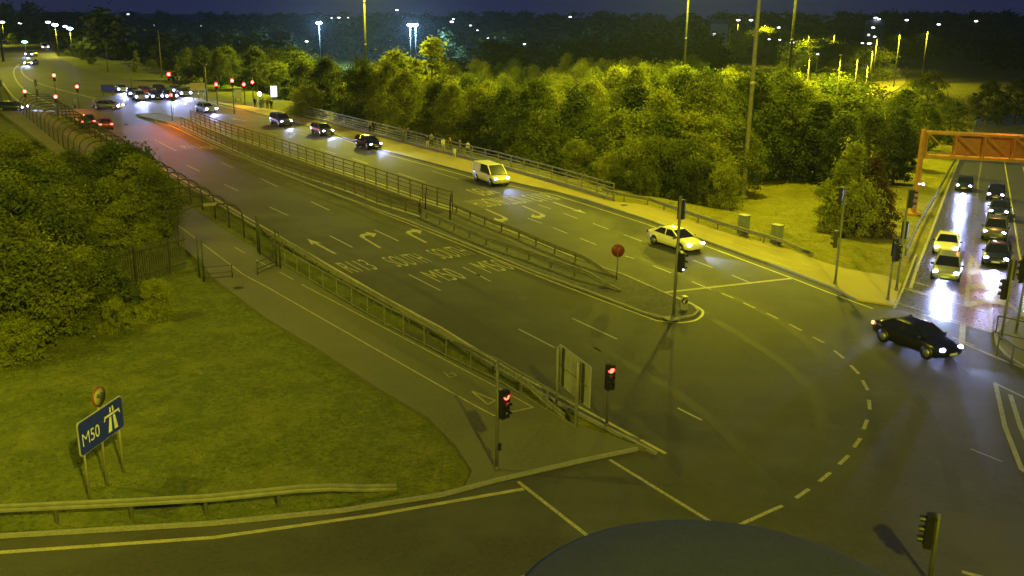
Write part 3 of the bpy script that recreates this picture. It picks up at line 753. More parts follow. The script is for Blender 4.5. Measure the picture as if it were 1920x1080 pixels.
# ================================================================== SIGNALS
def signal_head(root, z, yaw, lit=None, off=0.22, n=3, side=0.0, far=False, board=False):
    """a three lamp head hung beside the pole; yaw is the facing direction"""
    Rm = Matrix.Rotation(yaw, 3, 'Z'); c = Rm @ Vector((off, side, 0))
    h = n * 0.34 + .06
    mb = MB(); mb.box((c.x, c.y, z), (.24, .36, h), yaw)
    mb.bar((0, 0, z + h * .35), (c.x, c.y, z + h * .35), .05, .05); mb.bar((0, 0, z - h * .35), (c.x, c.y, z - h * .35), .05, .05)
    if board: mb.box(tuple(Rm @ Vector((off - .10, side, 0)) + Vector((0, 0, z))), (.02, .62, h + .3), yaw)
    for k in range(n):
        zz = z + (n - 1) / 2 * .34 - k * .34
        for a0 in range(7):
            t0, t1 = math.pi * (a0 / 7) - .1, math.pi * ((a0 + 1) / 7) - .1
            q = []
            for t, x in ((t0, .12), (t1, .12), (t1, .30), (t0, .30)):
                v = Rm @ Vector((x, math.cos(t) * .14, math.sin(t) * .14)); q.append((c.x + v.x, c.y + v.y, zz + v.z))
            mb.add(q, [(0, 1, 2, 3)])
    hd = mb.build('signal_head', M_BLACK, root)
    fn = Rm @ Vector((1, 0, 0))
    for k in range(n):
        zz = z + (n - 1) / 2 * .34 - k * .34
        l = MB(); l.disc((c.x + fn.x * .13, c.y + fn.y * .13, zz), fn, .125 if not far else (.21 if lit == k else .12), .03, 14)
        l.build('lens', (M_REDFAR if far else (M_RED if k == 0 else M_GO)) if lit == k else M_LENS, hd)
    return hd
def signal(px, label, htop, heads, r=.06, sl=False, button=0, pole=M_POLE, group=None):
    p = T(*px) if sl else G(*px)
    root = thing('traffic_light', label, 'traffic light', p + Vector((0, 0, .0)), 0, group)
    mb = MB(); mb.tube([(0, 0, -.3), (0, 0, 1.2), (0, 0, htop)], [r * 1.25, r * 1.1, r], 12); mb.tube([(0, 0, 0), (0, 0, .25)], r * 1.7, 12)
    mb.build('pole', pole, root)
    for h in heads: signal_head(root, *h[:2], **h[2])
    if button:
        b = MB(); b.box((.1, -.02, button), (.14, .12, .26)); b.build('push_button_box', M_BLACK, root)
    return root
toCam = lambda p: math.atan2(-p.y, -p.x)
p = G(931, 885)
signal((931, 885), 'grey pole with a three lamp head showing red, at the corner of the left footpath', 4.4, [(2.75, toCam(p) + .75, dict(lit=0, off=.16, side=.2))], button=1.05)
p = G(1137, 803)
signal((1137, 803), 'low signal showing red beyond the end of the railing, beside the sign back', 2.95, [(2.35, toCam(p) + .35, dict(lit=0, off=.14, side=0))], r=.05)
signal((1262, 598), 'tall signal mast on the median nose, a head on top and two half way up', 7.0,
       [(6.25, toCam(G(1262, 598)) + math.pi - .35, dict(off=.2)), (3.35, toCam(G(1262, 598)) + 2.6, dict(off=.28)), (3.35, toCam(G(1262, 598)) + 1.15, dict(off=.30, lit=2))], r=.08)
signal((1565, 535), 'tall signal mast at the right footpath corner with one head high and one low', 6.3, [(5.75, 2.6, dict(off=.22)), (3.0, 2.9, dict(off=.25))], r=.07)
signal((1664, 565), 'low signal pole standing first at the mouth of the slip road', 3.7, [(3.1, -1.2, dict(off=.22)), (3.3, .9, dict(off=.22))], r=.06)
signal((1680, 547), 'tall signal mast just behind the low pole at the slip road mouth', 6.5, [(5.9, -.6, dict(off=.2)), (3.9, 1.0, dict(off=.22))], r=.07, sl=True)
signal((1742, 1092), 'signal pole with a black head turned left at the bottom right corner', 2.35, [(1.75, 2.8, dict(off=.22))], r=.06)
signal((1876, 640), 'left one of the two dark signals on the traffic island', 4.6, [(3.9, 1.3, dict(off=.2)), (2.85, 2.2, dict(off=.2))], r=.06)
signal((1904, 628), 'right one of the two dark signals on the traffic island, with a side board', 4.6, [(3.6, 1.9, dict(off=.2, board=True)), (3.4, .3, dict(off=.3))], r=.06)
gS = 'red signals of the far junction'
fs = [((101, 141), 5.2, 'far red signal highest at the left, before the yellow lit bend'), ((144, 162), 3.4, 'brightest far red signal beside the road at the left of the junction'), ((104, 181), 3.3, 'far red signal directly below the highest one at the left'),
      ((46, 171), 3.3, 'far amber red signal nearest to the left edge'), ((316, 139), 6.6, 'tallest far signal mast showing red above the queue'), ((405, 158), 3.4, 'leftmost of the four red signals beyond the cream sign'),
      ((435, 151), 5.0, 'highest of the four red signals beyond the cream sign'), ((457, 158), 3.4, 'third of the four red signals beyond the cream sign'), ((473, 154), 3.4, 'rightmost and faintest of the red signals beyond the cream sign'), ((320, 178), 3.0, 'low red signal under the tallest far mast')]
for (x, y), hz, lb in fs:
    # base: where a head of height hz is seen at that pixel
    lo, hi = 60.0, 400.0
    for _ in range(40):
        mid = (lo + hi) / 2
        if at(x, y, mid).z > hz: lo = mid
        else: hi = mid
    b = at(x, y, lo); root = thing('traffic_light', lb, 'traffic light', (b.x, b.y, 0), 0, gS)
    mb = MB(); mb.tube([(0, 0, 0), (0, 0, hz + .6)], .08, 8); mb.build('pole', M_POLE, root)
    signal_head(root, hz - .34, toCam(b), lit=0, far=True)
    if (x, y) in ((144, 162), (316, 139), (457, 158)):
        v = Vector((-b.x, -b.y, 0)).normalized() * .9
        lamp('signal_glow', 'SPOT', (v.x, v.y, hz), 7500 if x == 316 else 1200, (1, .17, .01), root, .2, R(150), 1.0, (v.x, v.y, -.55))
for px, ztop, lb in (((4, 195), 5.5, 'dark signal seen from behind, at the left edge by the yellow grass'), ((70, 190), 3.6, 'dark signal seen from behind, right of the amber red one')):
    b = G(*px); root = thing('traffic_light', lb, 'traffic light', b, 0, 'dark signals at the far junction')
    mb = MB(); mb.tube([(0, 0, 0), (0, 0, ztop)], .08, 8); mb.build('pole', M_POLE, root)
    signal_head(root, ztop - .6, toCam(b) + 2.8, n=3); signal_head(root, ztop - 2.2, toCam(b) + 2.4, n=3)

# ================================================================== SIGNS
def sign_plate(root, name, A, B, z0, z1, m_, th=.04, round_=.12, back=None):
    """vertical plate between ground points A and B (local)"""
    A, B = Vector(A), Vector(B); d = (B - A); L = d.length; d.normalize(); n = Vector((d.y, -d.x, 0))
    pts = []; r = round_
    for cx, cz, a0 in ((L - r, z1 - r, 0), (r, z1 - r, 90), (r, z0 + r, 180), (L - r, z0 + r, 270)):
        for k in range(5):
            t = R(a0 + k * 22.5); pts.append((cx + r * math.cos(t), cz + r * math.sin(t)))
    mb = MB(); N_ = len(pts)
    V = [A + d * x + Vector((0, 0, z)) + n * s * th / 2 for s in (1, -1) for x, z in pts]
    mb.add(V, [tuple(reversed(range(N_))), tuple(range(N_, 2 * N_))] + [(i, (i + 1) % N_, N_ + (i + 1) % N_, N_ + i) for i in range(N_)])
    o = mb.build(name, m_, root); return o, A, d, n, L
M_BLUE = mat('sign_blue', (0.012, 0.024, 0.5), 0.45); M_WHITE = mat('sign_white', (0.62, 0.62, 0.6), 0.5); M_BACK = mat('sign_back_grey', (0.42, 0.41, 0.36), 0.5, .3)
M_SRED = mat('sign_red', (0.2, 0.03, 0.03), 0.45)
A, B = G(170, 935), G(236, 882); Mid = G(203, 909)
root = thing('motorway_sign', 'blue motorway sign on three posts with a round speed limit plate above', 'road sign', A)
Bl, Ml = B - A, (B - A) * .5
d = Bl.normalized(); nn = Vector((d.y, -d.x, 0))
for i, q in enumerate((Vector((0, 0, 0)), Ml, Bl)):
    q = q - nn * .07 + d * (.04 if i == 0 else (-.04 if i == 2 else 0))
    mb = MB(); mb.tube([(q.x, q.y, -.3), (q.x, q.y, (2.7, 3.6, 2.7)[i])], .045, 10); mb.build('post', M_GALV, root)
a0, b0 = -d * .28, Bl + d * .16
bord, A_, d_, n_, L_ = sign_plate(root, 'panel_border', a0, b0, 1.72, 2.98, M_BACK)
pan, A2, d2, n2, L2 = sign_plate(root, 'panel', a0 + n_ * .03 + d_ * .03, b0 + n_ * .03 - d_ * .03, 1.75, 2.95, M_BLUE, th=.02)
mb = MB(); Z = Vector((0, 0, 1)); f = n_ * .045
text_mb(mb, 'M', A_ + f + d_ * .16 + Z * 2.05, d_, Z, .40, .46, -.01); text_mb(mb, '50', A_ + f + d_ * .63 + Z * 2.05, d_, Z, .52, .46, .0)
mb.build('lettering', M_WHITE, pan)
mb = MB(); o0 = A_ + f + d_ * 1.95 + Z * 1.9
def q4(pts): mb.add([o0 + d_ * x + Z * z for x, z in pts], [tuple(range(len(pts)))])
q4([(-.30, 0), (-.08, 0), (-.05, .56), (-.17, .56)]); q4([(.08, 0), (.30, 0), (.17, .56), (.05, .56)])
q4([(-.46, .60), (.46, .60), (.46, .68), (-.46, .68)]); q4([(-.52, .50), (-.44, .50), (-.40, .60), (-.46, .60)]); q4([(.44, .50), (.52, .50), (.46, .60), (.40, .60)])
q4([(-.14, .72), (-.04, .72), (-.04, .92), (-.11, .92)]); q4([(.04, .72), (.14, .72), (.11, .92), (.04, .92)])
mb.build('motorway_symbol', M_WHITE, pan)
mb = MB(); c = Ml + Z * 3.42 + n_ * .0; mb.disc(c, n_, .37, .03, 28); pl_ = mb.build('speed_limit_plate', M_SRED, root)
mb = MB(); mb.disc(c + n_ * .02, n_, .30, .02, 28); mb.build('plate_face', mat('dull_plate_white', (.22, .22, .2), .6), pl_)  # off-white, darker than the other sign white
mb = MB(); text_mb(mb, '90', c + n_ * .035 - d_ * .17 - Z * .13, d_, Z, .34, .27, .01); mb.build('lettering', M_BLACK, pl_)

A, B = G(1043, 770), G(1080, 803); root = thing('direction_sign', 'large sign seen from behind on two posts beside the pedestrian railing', 'road sign', A)
Bl = B - A; d = Bl.normalized(); nn = Vector((-d.y, d.x, 0))  # away side
for q in (Vector((0, 0, 0)), Bl):
    mb = MB(); mb.tube([(q.x, q.y, -.2), (q.x, q.y, 2.95)], .06, 10); mb.build('post', M_GALV, root)
pan, A_, d_, n_, L_ = sign_plate(root, 'panel', -d * .05 + nn * .1, Bl + d * .95 + nn * .1, 1.25, 3.05, M_BACK, round_=.05)
for q, w in ((d * .42, .10), (Bl + d * .36, .10)):
    mb = MB(); q = q + nn * .05; mb.box((q.x, q.y, 2.15), (.14, .06, 1.7), math.atan2(d.y, d.x)); mb.build('back_stiffener', M_DARKST, root)
mb = MB(); q = Bl * .5 + d * .45 + nn * .06; mb.box((q.x, q.y, 2.15), (2.5, .03, .05), math.atan2(d.y, d.x)); mb.build('back_rail', M_GALV, root)

def round_sign(px, z, r, lab, face, hpole, yaw=None, back=M_BACK, cat='road sign', name='round_sign'):
    b = G(*px); root = thing(name, lab, cat, b); n = Vector((-b.x, -b.y, 0)).normalized() if yaw is None else Vector((math.cos(yaw), math.sin(yaw), 0))
    mb = MB(); mb.tube([(0, 0, 0), (0, 0, hpole)], .035, 8); mb.build('post', M_POLE, root)
    mb = MB(); mb.disc(-n * .06 + Vector((0, 0, z)), n, r, .03, 24); mb.build('sign_plate', face, root)
round_sign((1156, 527), 1.98, .42, 'dull red round sign on a thin post at the end of the median barrier', M_SRED, 2.3)
round_sign((326, 214), 2.3, .45, 'round grey sign back on a post at the far end of the median', M_DARKST, 2.6)
# keep left bollard
b = G(1282, 583); root = thing('bollard', 'small traffic bollard with a round arrow plate on the median nose', 'bollard', b)
mb = MB(); mb.box((0, 0, .45), (.26, .30, .9), .6); mb.build('bollard_body', M_BACK, root)
n = Vector((math.cos(-1.6), math.sin(-1.6), 0)); mb = MB(); mb.disc(n * .17 + Vector((0, 0, .66)), n, .17, .03, 18); mb.build('arrow_plate', M_BLACK, root)
mb = MB(); c = n * .195 + Vector((0, 0, .66)); sd = Vector((-n.y, n.x, 0))
mb.add([c + sd * x + Z * z for x, z in ((-.1, -.1), (.02, -.1), (-.03, -.04), (.09, .08), (.06, .11), (-.06, -.01), (-.1, .03))], [tuple(range(7))]); mb.build('arrow_symbol', M_WHITE, root)
mb = MB(); mb.box((0, 0, .12), (.7, .7, .06), .5); o = mb.build('base_slab', M_KERB); o.location = G(1262, 598) - Vector((0.15, .3, 0)); tag(o, 'pale concrete slab at the foot of the tall median mast', 'slab')

# roadside cabinets
M_CAB = mat('cabinet_grey_green', (0.16, 0.18, 0.16), 0.5)
for px, h_, lb in (((1393, 439), 1.45, 'grey green cabinet nearer the barrier middle, left one of the two'), ((1455, 456), 1.35, 'grey green cabinet near the barrier end, right one of the two')):
    b = G(*px); b = b + Vector((.8, .5, 0)) * 0; root = thing('roadside_cabinet', lb, 'cabinet', b, -.95, 'roadside cabinets on the verge')
    mb = MB(); mb.box((0, 0, h_ / 2), (.75, .5, h_)); mb.build('cabinet_body', M_CAB, root)
    mb = MB(); mb.box((0, 0, h_ + .04), (.85, .6, .07)); mb.build('lid', M_GALV, root)
    for s in (-1, 1): mb = MB(); mb.box((s * .18, -.262, h_ / 2), (.33, .02, h_ * .85)); mb.build('door', M_CAB, root)

# far signs
def board(px, w, h, z, lab, m_, name, yaw_off=0, nposts=2, cat='road sign'):
    b = G(*px); root = thing(name, lab, cat, b, math.atan2(b.y, b.x) - math.pi / 2 + yaw_off)
    mb = MB(); mb.box((0, 0, z), (w, .08, h)); mb.build('panel', m_, root)
    for i in range(nposts):
        x = (i / (nposts - 1) - .5) * w * .7 if nposts > 1 else 0
        mb = MB(); mb.tube([(x, .08, 0), (x, .08, z)], .06, 8); mb.build('post', M_POLE, root)
    return root
board((373, 187), 2.6, 1.3, 2.2, 'cream sign board on posts at the right of the far queue', mat('cream_board', (.5, .42, .25), .6), 'sign_board', nposts=3)
board((203, 180), 2.2, 1.1, 1.4, 'small blue road sign beside the lone silver car', M_BLUE, 'direction_sign')
M_SCREEN = mat('bright_screen', (.8, .8, 1), .3, emit=(.72, .72, 1.0), es=1.6)
board((514, 185), 1.1, 1.9, 1.25, 'upright panel glowing bluish white at the bus stop beyond the walkers', M_SCREEN, 'lit_panel', nposts=1, cat='advertising panel')
board((447, 190), 1.2, 1.5, 1.2, 'white framed notice standing on the far grass corner', M_WHITE, 'notice_board', nposts=2)
b = G(487, 187); root = thing('street_lamp', 'low lamp glowing blue white above the group of walkers', 'lamp', b)
mb = MB(); mb.tube([(0, 0, 0), (0, 0, 1.2)], .05, 8); mb.build('pole', M_POLE, root); mb = MB(); mb.sphere((0, 0, 1.0), .33, 10, 8); mb.build('lamp_head', M_BLAMP, root)

# ================================================================== FENCES AND BARRIERS
def fence_run(name, label, pts, h, rails, post_sp, m_, cat='railing', pw=.09, rail_t=.05, rail_h=.09, plinth=0.0, top=None, off=0.0, group=None, base_m=None, postm=None, stag=0.0):
    root = thing(name, label, cat, pts[0], 0, group); o = pts[0]
    loc = [p - o for p in pts]
    L = [0]
    for a, b in zip(loc, loc[1:]): L.append(L[-1] + (b - a).length)
    n = max(1, round(L[-1] / post_sp)); posts = []
    for k in range(n + 1):
        t = L[-1] * k / n
        for i in range(len(loc) - 1):
            if L[i + 1] >= t - 1e-6:
                posts.append(loc[i].lerp(loc[i + 1], (t - L[i]) / (L[i + 1] - L[i]))); break
    cap = posts if len(posts) <= 100 else posts[:100]
    pm = MB(); pm.box((0, 0, h / 2), (pw, pw, h)); pmesh = pm.mesh('post', postm or m_)
    ang = math.atan2(loc[-1].y - loc[0].y, loc[-1].x - loc[0].x)
    for q in cap:
        c = bpy.data.objects.new('post', pmesh); COL.objects.link(c); c.parent = root; c.location = q; c.rotation_euler.z = ang
    if plinth:
        mb = MB()
        for a, b in zip(loc, loc[1:]): mb.bar(a + Z * plinth / 2, b + Z * plinth / 2, .3, plinth)
        mb.build('plinth', base_m or M_KERB, root)
    for z in rails:
        mb = MB()
        th = rail_h * (1.35 if z == rails[-1] else 1)
        for a, b in zip(loc, loc[1:]):
            dd = (b - a); nn_ = Vector((-dd.y, dd.x, 0)).normalized() * off
            mb.bar(a + Z * z + nn_, b + Z * z + nn_, rail_t, th)
        mb.build('rail', m_, root)
    return root
parR = GP((565, 217), (632, 234), (700, 252), (780, 273), (855, 293), (934, 313), (1045, 345), (1150, 377))
fence_run('bridge_parapet', 'long grey four rail bridge parapet behind the walkers on the right footpath', parR, 1.6, (.55, .86, 1.17, 1.56), 2.6, M_GALV, plinth=.32, rail_h=.08)
fR0 = [W(-45.5, 137.6)] + [p for p in fR[:7]]
fence_run('bridge_parapet', 'rusty dark tall rail fence of the median, the row next to the right carriageway', fR0, 1.75, (.55, .95, 1.35, 1.72), 2.3, mat('weathered_steel', (.14, .115, .075), .7, .2), plinth=.15, rail_h=.07, group='parapet rows of the median')
fL = GP((340, 237), (400, 266), (476, 300), (570, 334), (652, 361), (706, 383), (789, 409))
fence_run('bridge_parapet', 'lower dark rail fence of the median, the row next to the left carriageway', fL, 1.3, (.35, .8, 1.27), 2.3, MATS['weathered_steel'], plinth=.12, rail_h=.08, group='parapet rows of the median')
# gap between the two rows, laid as a thin dark sheet
mb = MB(); g1 = [p + Vector((-.5, -.3, 0)) for p in fR0]; g0 = [p + Vector((.9, .6, 0)) for p in fL]
prism(mb, g0 + g1[::-1], .095, .10); struct('median_gap', mb, mat('gap_dark', (0.02, 0.02, 0.018), .9))
gB_ = 'steel crash barriers'
def barrier(pts, label, side=1, h=.78, sp=2.4, m_=M_GALV, endlow=True):
    o = pts[0]; root = thing('crash_barrier', label, 'crash barrier', o, 0, gB_); loc = [p - o for p in pts]
    L = [0]
    for a, b in zip(loc, loc[1:]): L.append(L[-1] + (b - a).length)
    mb = MB()
    # W beam section swept along the run, dropping to the ground at its end
    prof = [(0, -.155), (.05, -.12), (.05, -.05), (0, 0), (.05, .05), (.05, .12), (0, .155), (-.03, .155), (-.03, -.155)]
    V = []; loc2 = resample(loc, 1.0); acc = 0; K = len(prof)
    tot = L[-1]
    for i, p in enumerate(loc2):
        if i: acc += (p - loc2[i - 1]).length
        dd = (loc2[min(i + 1, len(loc2) - 1)] - loc2[max(i - 1, 0)]).normalized(); nn_ = Vector((-dd.y, dd.x, 0)) * side
        zc = h - .16
        if endlow: zc *= min(1, max(.12, (tot - acc) / 3.0))
        for a, b in prof: V.append(p + nn_ * (a + .08) + Z * (zc + b))
    mb.add(V, [(i * K + k, i * K + (k + 1) % K, (i + 1) * K + (k + 1) % K, (i + 1) * K + k) for i in range(len(loc2) - 1) for k in range(K)])
    mb.build('beam', m_, root)
    n = int(tot / sp); pm = MB(); pm.box((0, 0, h / 2 - .08), (.1, .07, h - .1)); pmesh = pm.mesh('barrier_post', M_GALVD)
    for k in range(n):
        t = tot * (k + .3) / n
        if endlow and tot - t < 2.6: continue
        for i in range(len(loc) - 1):
            if L[i + 1] >= t: q = loc[i].lerp(loc[i + 1], (t - L[i]) / (L[i + 1] - L[i])); break
        c = bpy.data.objects.new('post', pmesh); COL.objects.link(c); c.parent = root; c.location = q
    return root
barrier([W(-19.2, 71.2), W(-14.0, 63.4), W(-10.3, 57.3), W(-8.6, 54.9), W(-5.0, 49.5), W(-1.2, 43.6), W(1.5, 39.4), W(2.4, 38.1)], 'long crash barrier between the left carriageway and the pedestrian railing', -1, sp=2.1)
barrier(GP((792, 408), (862, 440), (918, 464), (985, 486), (1070, 518), (1165, 549)), 'crash barrier on the left side of the median nose', -1)
barrier(GP((848, 398), (905, 423), (965, 446), (1021, 471), (1090, 499), (1152, 523)), 'crash barrier on the right side of the median nose below the arrows', 1)
barrier(GP((1130, 366), (1160, 376), (1217, 386), (1304, 417), (1358, 435), (1440, 459), (1526, 478)), 'crash barrier ending on the right verge in front of the cabinets', -1)
barrier([W(-40, 31.5), W(-24, 28.6)] + GP((0, 984), (250, 972), (400, 963), (560, 946), (742, 916)), 'crash barrier along the verge at the bottom left, below the blue sign', -1, h=.8, m_=mat('bright_galvanised', (.22, .215, .18), .5, .3))
barrier(TP((1812, 268), (1782, 318), (1750, 378), (1736, 400), (1716, 437), (1694, 486)), 'crash barrier beside the slip road on its grass side', 1, endlow=False)
# pedestrian railing, left
pr_pts = [W(-16.2, 63.6), W(-14.1, 60.6), W(-10.2, 54.9), W(-6.75, 49.9), W(-3.0, 45.0), W(-0.6, 42.1), W(2.7, 37.0)]
root = fence_run('pedestrian_railing', 'thin galvanised pedestrian railing running along the left footpath to the sign back', pr_pts, 1.15, (.12, 1.13), 2.0, M_GALV, pw=.05, rail_t=.045, rail_h=.045)
mb = MB(); o = pr_pts[0]
for a, b in zip(pr_pts, pr_pts[1:]):
    n = int((b - a).length / .33)
    for k in range(n): q = a.lerp(b, k / n) - o; mb.bar(q + Z * .14, q + Z * 1.1, .012, .012)
mb.build('infill_bars', M_GALVD, root)
fence_run('pedestrian_railing', 'short pedestrian railing at the right edge below the traffic island', GP((1868, 668), (1900, 690), (1960, 716), (2030, 745)), 1.1, (.15, 1.08), 1.5, M_GALVD, pw=.05, rail_t=.04, rail_h=.05)
fence_run('pedestrian_railing', 'low pedestrian railing behind the signals on the traffic island', [p for p in GP((1866, 628), (1925, 642), (1990, 655))], 1.1, (.15, 1.08), 2.2, M_GALVD, pw=.05, rail_t=.04, rail_h=.05)
# caged walkway: hooped frames over the far part of the left footpath
root = thing('caged_walkway', 'long dark hooped steel cage over the left footpath behind the trees', 'caged walkway', W(-23.8, 67.2))
o = W(-23.8, 67.2); dirc = (W(-75.5, 149) - o).normalized()
La, Ra = o, W(-18.4, 65.6)
across = Vector((.85, .53, 0))
NH = 26; hoops = []
for k in range(NH):
    c0 = o + dirc * (k * 3.75); wv = 4.7
    pts = []
    for t, (x, z) in enumerate(((0, 0), (0, 1.35), (.12, 2.0), (.55, 2.5), (1.2, 2.68), (2.35, 2.72), (3.5, 2.68), (4.15, 2.5), (4.58, 2.0), (4.7, 1.35), (4.7, 0))):
        pts.append(c0 + across * x + Z * z - o)
    hoops.append(pts)
    mb = MB(); mb.tube(pts, .055, 8); mb.build('hoop', M_DARKST, root)
mb = MB()
for i in (1, 2, 3, 5, 7, 8, 9):
    for a, b in zip(hoops, hoops[1:]): mb.bar(a[i], b[i], .03, .03)
mb.build('longitudinal_bars', M_DARKST, root)
for side_, i0, nm in ((0, 1, 'side_mesh'), (10, 9, 'side_mesh')):
    mb = MB()
    for a, b in zip(hoops, hoops[1:]):
        for k in range(9): q0 = a[side_].lerp(b[side_], k / 9); q1 = a[i0].lerp(b[i0], k / 9); mb.bar(q0, q1 + Z * .5, .014, .014)
        for z in (.3, .75): mb.bar(a[side_] + Z * z, b[side_] + Z * z, .02, .02)
    mb.build(nm, M_DARKST, root)
mb = MB(); c = (hoops[0][5]); mb.box(c + Z * .02, (.9, .22, .18), -.9 + 1.4); mb.build('lamp_box', M_GALV, root)
# the entrance gate of staggered frames
gg = 'kissing gate frames across the left footpath'
def frame(p0, p1, label, h=1.9, r=.05):
    root = thing('barrier_frame', label, 'barrier', p0, 0, gg); q = p1 - p0
    for a in (Vector((0, 0, 0)), q): mb = MB(); mb.tube([a, a + Z * h], r, 8); mb.build('post', M_DARKST, root)
    mb = MB()
    for z in (h * .5, h * .95, .2): mb.bar(Z * z, q + Z * z, .04, .04)
    mb.build('rail', M_DARKST, root)
frame(G(374, 520), G(383, 528), 'pair of dark posts nearest to the palisade fence', 2.6)
frame(G(519, 502), G(526, 506), 'pair of dark posts at the start of the pedestrian railing', 2.6)
frame(G(484, 476), G(488, 480), 'pair of dark posts under the first hoop of the cage', 2.7)
frame(G(383, 528), G(436, 523), 'low dark barrier from the palisade side to the yellow line', .95, .035)
frame(G(483, 518), G(519, 502), 'low dark barrier from the yellow line to the railing', .95, .035)
p0, p1 = G(486, 478), G(519, 500)
root = thing('mesh_panel', 'dark mesh panel linking the cage to the pedestrian railing', 'fence panel', p0); q = p1 - p0; mb = MB()
for k in range(16): a = q * (k / 15); mb.bar(a, a + Z * (2.2 - .9 * k / 15), .02, .02)
mb.bar(Z * 2.2, q + Z * 1.3, .05, .05); mb.bar(Z * .2, q + Z * .2, .05, .05); mb.build('mesh_bars', M_DARKST, root)
# post group in the median opening
for px, h_, lb in (((844, 414), 2.3, 'dark cranked post at the right side of the gap in the median'), ((798, 400), 2.2, 'dark cranked post at the left side of the gap in the median'), ((786, 404), 1.4, 'short dark post where the median crash barrier begins')):
    b = G(*px); mb = MB(); mb.tube([(0, 0, 0), (0, 0, h_ * .65), (.12, .1, h_)], .06, 8); oo = mb.build('gate_post', M_DARKST, None, b); tag(oo, lb, 'post', 'posts in the median gap')
# palisade fences
def palisade(a, b, label, h=2.3, group='palisade fences by the trees'):
    root = thing('palisade_fence', label, 'fence', a, 0, group); q = b - a; n = int(q.length / .17); mb = MB(); ang = math.atan2(q.y, q.x)
    for k in range(n):
        c = q * (k / n); mb.box((c.x, c.y, h / 2), (.07, .02, h), ang); 
        u = Vector((math.cos(ang), math.sin(ang), 0)) * .035
        mb.add([c - u + Z * h, c + u + Z * h, c + Z * (h + .1)], [(0, 1, 2)])
    mb.build('pales', M_GALVD, root)
    for z in (.4, h - .35): mb = MB(); mb.bar(Z * z, q + Z * z, .05, .05); mb.build('rail', M_DARKST, root)
    for k in range(int(q.length / 2.7) + 1): c = q.normalized() * k * 2.7; mb = MB(); mb.box((c.x, c.y, h / 2), (.1, .1, h), ang); mb.build('post', M_DARKST, root)
palisade(G(256, 532), G(352, 503), 'grey palisade fence between the left shrubs and the first hoop')
palisade(G(-60, 610), G(256, 532), 'grey palisade fence half hidden under the left trees')

# ================================================================== GANTRY
b0 = T(1713, 402); rdir = (T(1950, 420) - b0); rdir.z = 0; rdir.normalize()
M_GANT = mat('gantry_lit_tone', (0.36, 0.17, 0.06), .5, .1)  # orange light on the truss is put into this colour
root = thing('sign_gantry', 'orange lit steel truss gantry spanning the slip road', 'gantry', b0)
span = 27.0; zlo, zhi = 5.45, 7.6; up_ = Vector((0, 0, 1)); dep = Vector((-rdir.y, rdir.x, 0))
for s, e in ((0, 'gantry_leg'), (span, 'gantry_leg')):
    mb = MB()
    for w_ in (0, 1.0): mb.bar(rdir * s + dep * w_ - up_ * 1.5, rdir * s + dep * w_ + up_ * (zhi + .2), .3, .3)
    mb.bar(rdir * s + up_ * 2.2, rdir * s + dep + up_ * 2.2, .15, .15); mb.bar(rdir * s + up_ * 4, rdir * s + dep + up_ * 4, .15, .15)
    mb.box(rdir * s + dep * .5 - up_ * .1, (1.2, 2.2, .5), math.atan2(rdir.y, rdir.x)); mb.build(e, M_GANT, root)
mb = MB()
for w_ in (0, 1.0):
    for z in (zlo, zhi): mb.bar(rdir * .3 + dep * w_ + up_ * z, rdir * span + dep * w_ + up_ * z, .2, .22)
    nb = 11
    for k in range(nb + 1):
        x = .3 + (span - .3) * k / nb; mb.bar(rdir * x + dep * w_ + up_ * zlo, rdir * x + dep * w_ + up_ * zhi, .15, .15)
        if k < nb:
            x2 = .3 + (span - .3) * (k + 1) / nb; mb.bar(rdir * x + dep * w_ + up_ * zhi, rdir * x2 + dep * w_ + up_ * zlo, .09, .09)
for k in range(12):
    x = .3 + (span - .3) * k / 11
    for z in (zlo, zhi): mb.bar(rdir * x + up_ * z, rdir * x + dep + up_ * z, .08, .08)
mb.build('truss', M_GANT, root)
mb = MB(); mb.box(rdir * (span / 2) + dep * .5 + up_ * (zlo + .12), (span - 1, .8, .05), math.atan2(rdir.y, rdir.x)); mb.build('walkway', M_GANT, root)
mb = MB(); mb.box(rdir * (span / 2 + 1) + dep * 1.25 + up_ * (zlo + 1.05), (span - 4, .12, 1.9), math.atan2(rdir.y, rdir.x)); mb.build('sign_panel', mat('gantry_panel', (.26, .10, .05), .6), root)
mb = MB(); mb.sphere((.4, -.3, 2.9), .13); mb.box((.2, -.15, 2.9), (.4, .1, .08)); mb.build('leg_lamp', M_WLAMP, root)
lamp('gantry_light', 'POINT', rdir * 7 + dep * .7 + up_ * (zhi + 1.6), 700, (1, .38, .10), root, .3)

